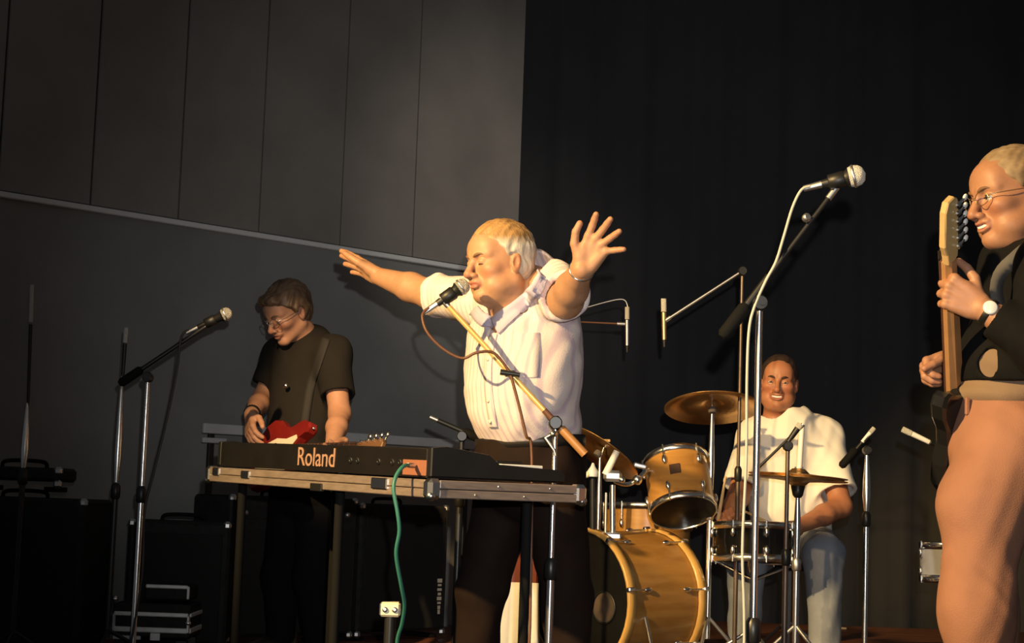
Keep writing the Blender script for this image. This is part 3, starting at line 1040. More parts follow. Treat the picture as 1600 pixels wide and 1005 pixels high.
def drum(name, label, c, axis, r, h, shell_mat, hoop_mat, top_mat, bot_mat, lugs=6, cat='drum', badge=None, hoop_h=0.02, ph=0.3, legs=0, group=None, z0=PLAT, claws=False):
    """c = centre of the batter head, the shell runs from c along -axis for h"""
    ax = unit(axis)
    c = np.array(c, float)
    t0 = np.array((1, 0, 0)) if abs(ax[0]) < 0.8 else np.array((0, 1, 0))
    e1 = unit(np.cross(ax, t0)); e2 = np.cross(ax, e1)
    t = thing(name, label, cat, (c[0] - ax[0] * h, c[1] - ax[1] * h, max(z0, (c - ax * h)[2])), group)
    n = 40
    MB().lathe(c, -ax, [(r, 0.004), (r, h - 0.004)], n, cap=False).build('shell', shell_mat, t)
    for (off, nm, mt_, sg) in ((0.0, 'top_head', top_mat, 1), (h, 'bottom_head', bot_mat, -1)):
        q = c - ax * off
        MB().lathe(q, ax * sg, [(r * 1.005, -0.006), (r * 1.005, 0.0), (r * 0.97, 0.003), (0.0, 0.003)], n).build(nm, mt_, t)
        MB().lathe(q, ax * sg, [(r * 1.01, -hoop_h), (r * 1.045, -hoop_h), (r * 1.045, 0.006), (r * 1.01, 0.010), (r * 0.99, 0.006), (r * 1.0, -hoop_h)], n, cap=False).build('hoop', hoop_mat, t)
    for k in range(lugs):
        a = ph + 2 * math.pi * k / lugs
        d = e1 * math.cos(a) + e2 * math.sin(a)
        for off in (0.24, 0.76):
            q = c - ax * h * off + d * (r + 0.008)
            m = MB().ball(q, 0.013, 10, (0.8, 0.8, 1.6), (d, np.cross(ax, d), ax))
            lg = m.build('lug', M_CHROME, t)
            end = c - ax * (0.0 if off < 0.5 else h) + d * (r * 1.05)
            MB().cyl(q, end + ax * (0.012 if off < 0.5 else -0.012), 0.0035).build('tension_rod', M_CHROME, lg)
            if claws:
                MB().box(end, (0.022, 0.018, 0.034), (d, np.cross(ax, d), ax), 0.004).build('claw', M_CHROME, lg)
    if badge is not None:
        d = unit(badge - ax * np.dot(badge, ax))
        q = c - ax * h * 0.46 + d * (r + 0.001)
        sd = np.cross(ax, d)
        MB().box(q, (0.006, 0.044, 0.044), (d, sd, ax), 0.002).build('badge', mat('dark_badge', (0.06, 0.03, 0.02), 0.4), t)
    for k in range(legs):
        a = ph + 0.5 + 2 * math.pi * k / legs
        q = V(c[0] + math.cos(a) * (r + 0.02), c[1] + math.sin(a) * (r + 0.02), 0)
        lg = MB().cyl((q[0], q[1], z0 + 0.01), (q[0], q[1], c[2] - h * 0.4), 0.006).build('leg', M_CHROME, t)
        MB().ball((q[0], q[1], z0 + 0.014), 0.014, 8).build('rubber_foot', M_RUBBER, lg)
    return t


BDC = P(906, 940, 7.0)
BDC[2] = PLAT + 0.293
BAX = unit((-0.755, -0.655, 0.0))
bd = drum('bass_drum', 'large amber maple bass drum with a black front head', BDC, BAX, 0.277, 0.43, M_MAPLE, M_HOOP, M_HEADBLK, M_HEADWHT, lugs=8, hoop_h=0.035, ph=0.2, claws=True)
# port ring, flush pillow disc with the hole's shade in its colour, and spurs
hc = BDC + BAX * 0.004 + np.cross(BAX, (0, 0, 1)) * (-0.145) + V(0, 0, -0.02)
MB().lathe(hc, BAX, [(0.060, 0.000), (0.066, 0.002), (0.066, 0.005), (0.060, 0.005)], 24, cap=False).build('port_ring', M_BLACK, bd)
MB().lathe(hc, BAX, [(0.058, 0.0008), (0.0, 0.0008)], 24, cap=False).build('port_pillow_shade', mat('shaded_pillow', (0.015, 0.012, 0.010), 0.9, color2=(0.09, 0.06, 0.04), scale=9), bd)
for s_ in (-1, 1):
    q = BDC - BAX * 0.10 + np.cross(BAX, (0, 0, 1)) * s_ * 0.27
    e = q + np.cross(BAX, (0, 0, 1)) * s_ * 0.14 + BAX * 0.06
    MB().tube([q + V(0, 0, -0.05), V(e[0], e[1], PLAT + 0.01)], 0.008, 8).build('spur', M_CHROME, bd)

tomC = P(1056, 722, 7.15)
TAX = unit((-0.10, 0.50, 0.86))
drum('rack_tom', 'amber rack tom with a dark square badge above the bass drum', tomC, TAX, 0.132, 0.235, M_MAPLE, M_CHROME, M_HEADWHT, M_HEADBLK, lugs=6, badge=V(-0.15, -1, 0), ph=0.55)
ft = P(1012, 792, 7.95)
drum('floor_tom', 'amber floor tom standing behind the bass drum', ft, (0, 0.06, 1), 0.195, 0.36, M_MAPLE, M_CHROME, M_HEADWHT, M_HEADBLK, lugs=8, legs=3, ph=0.1)
sn = P(1178, 822, 7.02)
M_DARKSHELL = mat('black_chrome_shell', (0.05, 0.048, 0.045), 0.14, 0.9)
drum('snare_drum', "dark chrome snare drum in front of the drummer's lap", sn, (0.0, 0.08, 1), 0.165, 0.14, M_DARKSHELL, M_CHROME, M_HEADWHT, M_HEADBLK, lugs=8, ph=0.15)
t = thing('snare_stand', 'low chrome stand carrying the snare drum', 'drum stand', (sn[0], sn[1], PLAT))
zb = sn[2] - 0.155
tripod(t, sn[0], sn[1], PLAT, 0.26, M_SATIN, hub=0.2, ph=0.9)
MB().cyl((sn[0], sn[1], PLAT + 0.18), (sn[0], sn[1], zb - 0.06), 0.012).build('tube', M_CHROME, t)
for k in range(3):
    a = 0.3 + 2 * math.pi * k / 3
    e = V(sn[0] + 0.17 * math.cos(a), sn[1] + 0.17 * math.sin(a), zb)
    MB().tube([V(sn[0], sn[1], zb - 0.06), e, e + V(0, 0, 0.03)], 0.007, 8).build('arm', M_CHROME, t)

# tom holder on the bass drum
thb = P(957, 836, 6.98)
t = thing('tom_holder', 'chrome tom holder rising from the bass drum', 'drum hardware', thb)
MB().box(thb + V(0, 0, -0.005), (0.07, 0.06, 0.03), None, 0.008).build('base_bracket', M_CHROME, t)
MB().cyl(thb, P(957, 758, 6.98), 0.0125).build('post', M_CHROME, t)
MB().cyl(P(946, 834, 7.0), P(947, 770, 7.0), 0.0055).build('side_rod', M_SATIN, t)
MB().cyl(P(946, 742, 6.97), P(964, 705, 6.97), 0.0155, 0.013).build('arm_tube', M_WHITE, t)
MB().box(P(957, 744, 6.98), (0.075, 0.05, 0.045), None, 0.012).build('clamp', M_SATIN, t)
MB().tube(spline([P(960, 752, 6.98), P(980, 757, 7.0), P(998, 748, 7.02), P(1012, 735, 7.05), P(1030, 742, 7.08)], 5), 0.010, 10).build('arm', M_CHROME, t)
MB().ball(P(996, 750, 7.0), 0.021, 10).build('ball_joint', M_CHROME, t)
MB().box(P(1000, 728, 7.0), (0.02, 0.02, 0.055), frame((0.2, 0, 1)), 0.005).build('wing_screw', M_SATIN, t)
MB().ball(P(972, 750, 6.96), 0.014, 10).build('memory_lock', M_CHROME, t)

t = thing('clip_microphone', 'small highlight-coloured microphone clipped at the left of the tom holder', 'microphone', P(925, 748, 6.95))
MB().lathe(P(926, 745, 6.95), (0, 0, 1), [(0.022, 0), (0.024, 0.02), (0.010, 0.04), (0.004, 0.055)], 14).build('head', mat('blue_white_highlight', (0.62, 0.68, 0.72), 0.35), t)  # pale blue stands in for a blue-white highlight
MB().ball(P(917, 742, 6.94), 0.013, 10).build('capsule', M_CREAM, t)
MB().cyl(P(926, 836, 6.97), P(926, 748, 6.96), 0.012).build('stem', M_BLACKMETAL, t)


def cymbal(name, label, c, axis, r, top_z0, pole_xy=None, z0=PLAT, group=None, hats=False, lr=0.28, ph=0.4, pole_r=0.0105, split=0.7):
    ax = unit(axis)
    c = np.array(c, float)
    t = thing(name, label, 'cymbal', c, group)
    prof = [(0.006, 0.030), (r * 0.13, 0.028), (r * 0.20, 0.016), (r * 0.24, 0.010), (r * 0.6, 0.004), (r, -0.010), (r, -0.012), (r * 0.6, 0.0025), (r * 0.24, 0.008), (r * 0.19, 0.014), (r * 0.12, 0.026), (0.006, 0.028)]
    MB().lathe(c, ax, prof, 48, cap=False).build('bowl', M_BRONZE, t)
    if hats:
        MB().lathe(c - ax * 0.012, -ax, prof, 48, cap=False).build('bottom_bowl', M_BRONZE, t)
    return t


def cymbal_stand(label, c, z0, lr, ph, ax=(0, 0, 1), name='cymbal_stand', rod=0.05, split=0.6):
    c = np.array(c, float)
    t = thing(name, label, 'cymbal stand', (c[0], c[1], z0))
    tripod(t, c[0], c[1], z0, lr, M_SATIN, hub=0.24, ph=ph)
    zm = z0 + (c[2] - z0) * split
    MB().cyl((c[0], c[1], z0 + 0.15), (c[0], c[1], zm), 0.012).build('lower_tube', M_CHROME, t)
    MB().lathe((c[0], c[1], zm - 0.03), (0, 0, 1), [(0.013, 0), (0.018, 0.008), (0.018, 0.04), (0.012, 0.05)], 14).build('collar', M_SATIN, t)
    h = c[2] - 0.035 - zm
    MB().lathe((c[0], c[1], zm), (0, 0, 1), [(0.009, 0), (0.0135, h * 0.45), (0.0125, h * 0.6), (0.007, h)], 14).build('upper_tube', M_CHROME, t)
    a = unit(ax)
    MB().cyl(V(c[0], c[1], c[2] - 0.04), c + a * rod, 0.0045).build('rod', M_CHROME, t)
    MB().lathe(c - a * 0.02, a, [(0.016, -0.012), (0.018, 0.0), (0.014, 0.012)], 14).build('felt', mat('grey_felt', (0.12, 0.10, 0.09), 0.95), t)
    m = MB().lathe(c + a * 0.034, a, [(0.008, 0), (0.009, 0.012), (0.005, 0.02)], 10)
    m.box(c + a * 0.05, (0.034, 0.006, 0.012), None, 0.002)
    m.build('wing_nut', M_HOOP if name == 'ride_stand' else M_CHROME, t)
    return t


cc = P(1113, 634, 7.1)
cax = unit((-0.02, 0.30, 0.95))
cymbal('crash_cymbal', 'bronze crash cymbal tilted above the drums left of the drummer', cc, cax, 0.198, 0)
cymbal_stand('chrome tripod stand carrying the crash cymbal', cc, PLAT, 0.20, 0.2, cax)
rc = P(938, 703, 7.55)
rax = unit((0.52, 0.22, 0.82))
cymbal('ride_cymbal', 'bronze cymbal tipped steeply right beside the singer\'s hip', rc, rax, 0.20, 0)
cymbal_stand('cymbal stand mostly hidden behind the singer and bass drum', rc, PLAT, 0.2, 0.9, rax, name='ride_stand')
hc_ = P(1247, 748, 6.75)
hax = unit((0.05, 0.02, 1))
cymbal('hi_hat_cymbals', "pair of closed hi-hat cymbals seen edge on in front of the drummer", hc_ + hax * 0.01, hax, 0.192, 0, hats=True)
t = cymbal_stand('hi-hat stand with a thin upright rod in front of the drummer', hc_ - V(0, 0, 0.01), PLAT, 0.24, 1.2, hax, rod=0.205, name='hi_hat_stand')
MB().cyl(hc_ + V(0.004, 0, 0.04), hc_ + V(0.012, 0, 0.21), 0.011).build('clutch_tube', M_WHITE, t)
MB().lathe(hc_ + V(0, 0, -0.075), (0, 0, 1), [(0.012, 0), (0.020, 0.01), (0.028, 0.045), (0.02, 0.05)], 14).build('cup', M_BLACKMETAL, t)
q = V(hc_[0], hc_[1] - 0.14, PLAT)
MB().box(q + V(0, 0, 0.03), (0.09, 0.25, 0.012), frame((0, 1, 0.15)), 0.004).build('pedal', M_SATIN, t)

# small pale drum behind the guitarist's legs
pd = P(1478, 852, 7.2)
pdt = drum('small_white_drum', "small white drum with chrome lugs behind the guitarist's legs", pd, (0, 0.05, 1), 0.105, 0.145, M_WHITE, M_CHROME, M_HEADWHT, M_HEADBLK, lugs=6, ph=0.75)
t = thing('drum_stand', 'chrome stand under the small white drum', 'drum stand', (pd[0], pd[1], PLAT))
tripod(t, pd[0], pd[1], PLAT, 0.2, M_SATIN, hub=0.15, ph=0.2)
MB().cyl((pd[0], pd[1], PLAT + 0.12), (pd[0], pd[1], pd[2] - 0.15), 0.012).build('tube', M_CHROME, t)

# drum stool
dsx, dsy = P(1232, 850, 7.62)[:2]
t = thing('drum_stool', 'round black drum stool under the drummer', 'stool', (dsx, dsy, PLAT))
MB().lathe((dsx, dsy, PLAT + 0.42), (0, 0, 1), [(0.13, 0), (0.155, 0.015), (0.155, 0.05), (0.13, 0.068), (0.0, 0.07)], 28).build('seat', M_VINYL, t)
MB().cyl((dsx, dsy, PLAT + 0.1), (dsx, dsy, PLAT + 0.42), 0.016).build('tube', M_CHROME, t)
tripod(t, dsx, dsy, PLAT, 0.24, M_SATIN, hub=0.2, ph=0.1)
# loose drumstick lying far back on the riser
q0, q1 = P(1288, 974, 10.15), P(1321, 977, 10.15)
tag(MB().tube([V(q0[0], 10.15, PLAT + 0.009), V(q1[0], 10.12, PLAT + 0.008)], [0.009, 0.007], 8).build('drumstick', M_STICK), 'pale loose stick lying on the riser near the curtain', 'drumstick')


# ================================================================ people
M_SKIN = mat('skin', (0.8, 0.5, 0.35), 0.52, attr='tone', var=0.10, scale=60, sub=0.12, bump=0.06, bscale=500)


def head_fn(sc, jowl=0.0, smile=0.0, long=1.0, lid=0.35, brow=0.0):
    """distance to the head in its own frame: x right, y forward, z up, origin between the eyes' height"""
    def fn(x, y, z):
        ax = np.abs(x)
        d = d_ell(x, y, z, (0, -0.012, 0.036), (0.076, 0.098, 0.083))
        d = smin(d, d_ell(x, y, z, (0, 0.012, -0.032), (0.064, 0.076, 0.078)), 0.03)
        d = smin(d, d_ell(x, y, z, (0, 0.060, 0.040), (0.054, 0.030, 0.040)), 0.03)          # forehead
        d = smin(d, d_cap(ax, y, z, (0.054, -0.012, -0.058), (0.012, 0.064, -0.098), 0.021 + 0.006 * jowl, 0.020), 0.022)   # jaw
        d = smin(d, d_ell(x, y, z, (0, 0.074, -0.098), (0.022, 0.019, 0.018)), 0.014)         # chin
        if jowl:
            d = smin(d, d_ell(ax, y, z, (0.040, 0.030, -0.072), (0.034, 0.044, 0.034)), 0.025)
            d = smin(d, d_ell(x, y, z, (0, 0.020, -0.108), (0.050, 0.048, 0.026)), 0.025)
        d = smin(d, d_ell(ax, y, z, (0.041, 0.056, -0.024 + 0.004 * smile), (0.026 + 0.003 * smile, 0.027 + 0.004 * smile, 0.022)), 0.02)      # cheekbone
        d = smin(d, d_cap(ax, y, z, (0.010, 0.086, 0.020), (0.046, 0.066, 0.021), 0.0115, 0.010), 0.012)         # brow ridge
        d = smax(d, -d_ell(ax, y, z, (0.0315, 0.099, 0.001), (0.0200, 0.0225, 0.0145)), 0.009)                     # eye socket
        d = smin(d, d_cap(x, y, z, (0, 0.088, 0.010), (0, 0.112, -0.032), 0.0085, 0.0115), 0.010)               # nose bridge
        d = smin(d, d_ell(x, y, z, (0, 0.113, -0.036), (0.0130, 0.0125, 0.0115)), 0.006)
        d = smin(d, d_ell(ax, y, z, (0.0135, 0.100, -0.040), (0.0085, 0.0115, 0.0085)), 0.005)                      # nostril wings
        d = smax(d, -d_ell(ax, y, z, (0.0065, 0.107, -0.0485), (0.0035, 0.006, 0.004)), 0.002)
        d = smin(d, d_ell(x, y, z, (0, 0.086, -0.060), (0.026, 0.017, 0.016)), 0.012)                             # muzzle
        wz = -0.066 + smile * 11.0 * ax * ax
        d = smin(d, d_ell(x, y + smile * 9 * ax * ax, z - smile * 11.0 * ax * ax, (0, 0.0955 - 0.002 * smile, -0.0600), (0.021 + 0.010 * smile, 0.0085, 0.0050 - 0.001 * smile)), 0.004)
        d = smin(d, d_ell(x, y + smile * 9 * ax * ax, z - smile * 11.0 * ax * ax, (0, 0.0935 - 0.002 * smile, -0.0735 - 0.003 * smile), (0.018 + 0.010 * smile, 0.009, 0.0062 - 0.001 * smile)), 0.004)
        slit = d_ell(x, y, z - (wz + 0.066), (0, 0.107 - 0.004 * smile, -0.0665 - 0.001 * smile), (0.024 + 0.010 * smile, 0.016, 0.0018 + 0.0050 * smile))
        d = smax(d, -slit, 0.003)
        # ears
        er = d_ell(ax, y + 0.25 * (z + 0.01) * 0.6, z, (0.0785, -0.012, -0.008), (0.0085, 0.0175, 0.031))
        er = smax(er, -d_ell(ax, y + 0.15 * (z + 0.01), z, (0.0870, -0.006, -0.006), (0.007, 0.010, 0.018)), 0.003)
        d = smin(d, er, 0.006)
        # eyelids
        eye = np.sqrt((ax - 0.0315) ** 2 + (y - 0.0765) ** 2 + (z + 0.0005) ** 2)
        up = smax(eye - 0.0142, -(z - 0.0125 + lid * 0.026 - 0.10 * (y - 0.08)), 0.001)
        lo = smax(eye - 0.0138, (z + 0.0065), 0.001)
        d = smin(d, smin(up, lo, 0), 0.003)
        # neck
        d = smin(d, d_cap(x, y, z, (0, -0.022, -0.075), (0, -0.045, -0.20), 0.054 + 0.006 * jowl, 0.060 + 0.008 * jowl), 0.025)
        return d * sc
    return fn


def skin_tone(H, fr, sc, base, red, lip, hands=()):
    base, red, lip = map(lambda c: np.array(c, float), (base, red, lip))

    def fn(x, y, z):
        lx, ly, lz = to_local(x, y, z, H, fr, sc)
        c = np.tile(base, (len(x), 1))

        def mixin(w, col):
            return c * (1 - w[:, None]) + col * w[:, None]
        ax = np.abs(lx)
        w = np.exp(-(((ax - 0.043) / 0.024) ** 2 + ((lz + 0.03) / 0.026) ** 2)) * (ly > 0.02) * 0.55
        w = np.maximum(w, np.exp(-((lx / 0.016) ** 2 + ((lz + 0.036) / 0.016) ** 2)) * (ly > 0.09) * 0.6)
        w = np.maximum(w, (np.exp(-(((ax - 0.082) / 0.012) ** 2 + ((ly + 0.01) / 0.02) ** 2 + ((lz + 0.008) / 0.03) ** 2))) * 0.5)
        c = mixin(w, red)
        w = np.exp(-(np.clip((ax - 0.017) / 0.008, 0, 9) ** 2 + ((lz + 0.0665) / 0.0095) ** 4)) * (ly > 0.075) * 0.8
        c = mixin(w, lip)
        # far from the head: redder at finger ends
        for (q, r) in hands:
            dd = np.sqrt((x - q[0]) ** 2 + (y - q[1]) ** 2 + (z - q[2]) ** 2)
            c = mixin(np.exp(-(dd / r) ** 2) * 0.30, red)
        return np.clip(c, 0, 1)
    return fn


def face_parts(parent, H, fr, sc, iris, hair_mat, lid, brow_th=0.0036, gaze=(0, 0), teeth=False, smile=0.0):
    s, f, u = fr
    L = lambda x, y, z: H + (s * x + f * y + u * z) * sc
    for sg in (-1, 1):
        e = MB().ball(L(sg * 0.0315, 0.0765, -0.0005), 0.0126 * sc, 16).build('eye', mat('eye_white', (0.75, 0.70, 0.64), 0.25), parent)
        q = unit(f + s * gaze[0] + u * gaze[1])
        MB().lathe(L(sg * 0.0315, 0.0765, -0.0005), q, [(0.0058 * sc, 0.0113 * sc), (0.0045 * sc, 0.0122 * sc), (0.0, 0.01285 * sc)], 14).build('iris', mat(iris, {'brown_iris': (0.04, 0.02, 0.012), 'grey_iris': (0.05, 0.06, 0.07)}[iris], 0.2), e)
        zl = 0.0125 - lid * 0.026
        lash = []
        for k in range(9):
            a = (k / 8 - 0.5) * 1.9
            rr_ = math.sqrt(max(1e-8, 0.0146 ** 2 - zl ** 2))
            lash.append(L(sg * 0.0315 + rr_ * math.sin(a), 0.0765 + rr_ * math.cos(a), zl - 0.0008 - 0.0020 * abs(math.sin(a)) ** 2))
        MB().tube(lash, [0.0005] + [0.0011 * sc] * 7 + [0.0005], 6).build('lash_shade_line', mat('lash_and_slit_shade', (0.03, 0.018, 0.012), 0.7), parent)  # lash line, its dark colour also holding the shade of the eye slit
        pts = [L(sg * 0.013, 0.0965, 0.0165), L(sg * 0.024, 0.0945, 0.0215), L(sg * 0.036, 0.0880, 0.0230), L(sg * 0.050, 0.0735, 0.0180)]
        MB().tube(spline(pts, 4), [brow_th * sc * (0.8 + 0.5 * math.sin(math.pi * min(1, k / 9))) for k in range(13)], 7).build('eyebrow', hair_mat, parent)
    if teeth:
        m = MB()
        for k in range(-3, 4):
            a = k * 0.0060
            m.box(L(a, 0.0925 - 9 * a * a, -0.0655 + smile * 9 * a * a), (0.0058 * sc, 0.005 * sc, 0.0085 * sc), (s, f, u), 0.001)
        m.build('teeth', M_WHITE, parent)


def hair(parent, H, fr, sc, material, line, thick=0.010, bottom=-0.075, amp=0.004, h=0.003, top=0.0, name='hair', fringe=0.0, side=0.0, color=None):
    """hair cap; line = [(z, y)] front edge of the hair by height"""
    s, f, u = fr
    S = SDF(H - 0.16 * sc, H + 0.17 * sc, h)
    zz = [p[0] for p in line]
    yy = [p[1] for p in line]

    def fn(wx, wy, wz):
        x, y, z = to_local(wx, wy, wz, H, fr, sc)
        ax = np.abs(x)
        d = d_ell(x, y, z, (0, -0.020, 0.036 + top * 0.5), (0.077 + thick, 0.098 + thick, 0.085 + thick + top * 0.5))
        d = smin(d, d_ell(x, y, z, (0, -0.040, -0.020), (0.066 + thick * 0.6, 0.062 + thick, 0.065)), 0.02)
        if fringe:
            d = smin(d, d_ell(x, y, z, (0.0, 0.070, 0.082), (0.060, 0.034, 0.028 + fringe)), 0.02)
        if side:
            d = smin(d, d_ell(ax, y, z, (0.080, -0.010, 0.020), (0.014 + side, 0.050, 0.040)), 0.02)
        ln = np.interp(z, zz, yy)
        d = smax(d, (y - ln) * 0.75, 0.006)
        d = smax(d, bottom - z, 0.006)
        # keep the ear clear
        d = smax(d, -d_ell(ax, y, z, (0.086, -0.004, -0.010), (0.020, 0.021, 0.034)), 0.006)
        g = np.sin(x * 260 + 5 * np.sin(y * 38) + z * 90) * 0.5 + np.sin(x * 420 - y * 160 + 4 * np.sin(z * 50)) * 0.3 + np.sin((x + z) * 120 + y * 60) * 0.5
        return (d + amp * g * 0.6) * sc
    S.op(fn, H - 0.15 * sc, H + 0.16 * sc, 0)
    return S.build(name, material, parent, color, smooth_it=1)


def hand_prims(S, W, d, n, side, sc=1.0, spread=(8, 1, -6, -14), curl=((10, 10, 8),) * 4, thumb=((0.75, 0.65, 0.1), (0.5, 0.85, 0.1), (0.35, 0.93, 0.0)), kf=0.0025, fr_scale=1.0):
    """W wrist, d along the hand, n out of the palm, side +1 right hand / -1 left; thumb = directions in (toward thumb, along hand, palm) units"""
    d = unit(d)
    n = unit(np.array(n) - d * np.dot(n, d))
    t = np.cross(d, n) * side
    W = np.array(W, float)
    off = [0.034, 0.0115, -0.0115, -0.033]
    along = [0.092, 0.096, 0.091, 0.082]
    ln = [0.069, 0.076, 0.071, 0.056]
    rr = [0.0114, 0.0117, 0.0111, 0.0100]
    tips = []
    kn = [W + (t * off[i] + d * along[i]) * sc for i in range(4)]
    for i in range(4):
        a = W + (t * off[i] * 0.55 + d * 0.012) * sc
        S.cap(a, kn[i], 0.0170 * sc, 0.0115 * sc, 0.010)
    S.cap(W + (t * 0.020 + d * 0.030 + n * 0.006) * sc, W + (t * 0.030 + d * 0.055 + n * 0.004) * sc, 0.018 * sc, 0.012 * sc, 0.012)
    S.cap(W + (t * -0.022 + d * 0.025 + n * 0.004) * sc, W + (t * -0.026 + d * 0.060 + n * 0.003) * sc, 0.015 * sc, 0.012 * sc, 0.012)
    for i in range(4):
        a = R(spread[i])
        fd = d * math.cos(a) + t * math.sin(a)
        p = kn[i]
        ang = 0.0
        r0 = rr[i] * sc
        for j, fl in enumerate((0.46, 0.30, 0.24)):
            ang += R(curl[i][j])
            dr = fd * math.cos(ang) + n * math.sin(ang)
            q = p + dr * ln[i] * fl * sc * fr_scale
            r1 = r0 * (0.94 if j < 2 else 0.86)
            S.cap(p, q, r0, r1, 0.006 if j == 0 else kf)
            p, r0 = q, r1
        tips.append(p)
    p = W + (t * 0.022 + d * 0.022 + n * 0.006) * sc
    r0 = 0.0150 * sc
    for j, (L_, tv) in enumerate(zip((0.046, 0.034, 0.027), thumb)):
        dr = unit(t * tv[0] + d * tv[1] + n * tv[2])
        q = p + dr * L_ * sc
        r1 = (0.0128, 0.0112, 0.0096)[j] * sc
        S.cap(p, q, r0, r1, 0.008 if j == 0 else kf)
        p, r0 = q, r1
    tips.append(p)
    return tips


def fold(ampl, fx, fy, fz, seed):
    def fn(x, y, z):
        w = np.sin(x * fx + y * fy * 0.6 + z * fz + 2.2 * np.sin(z * fz * 0.45 + x * fx * 0.35 + seed) + seed)
        w2 = np.sin(x * fx * 1.9 - z * fz * 1.3 + y * fy + 1.7 * np.sin(x * fx * 0.6 - seed) + 2 * seed)
        return -ampl * (np.maximum(w, -0.2) * 0.7 + 0.4 * w2)
    return fn


def shoe(parent, heel, d, L=0.28, z0=0.0):
    d = unit((d[0], d[1], 0))
    s = V(d[1], -d[0], 0)
    fr = (s, d, V(0, 0, 1))
    S = SDF(V(heel[0], heel[1], z0) - (0.3, 0.3, 0.02), V(heel[0], heel[1], z0) + (0.3, 0.3, 0.16), 0.008)
    b = V(heel[0], heel[1], z0)
    S.cap(b + V(0, 0, 0.045), b + d * L * 0.45 + V(0, 0, 0.042), 0.044, 0.046, 0.02)
    S.cap(b + d * L * 0.4 + V(0, 0, 0.040), b + d * L * 0.75 + V(0, 0, 0.036), 0.046, 0.036, 0.02)
    S.cap(b + V(0, 0, 0.05), b + V(0, 0, 0.11), 0.042, 0.040, 0.02)
    return S.build('shoe', mat('black_shoe_leather', (0.02, 0.018, 0.016), 0.35), parent)


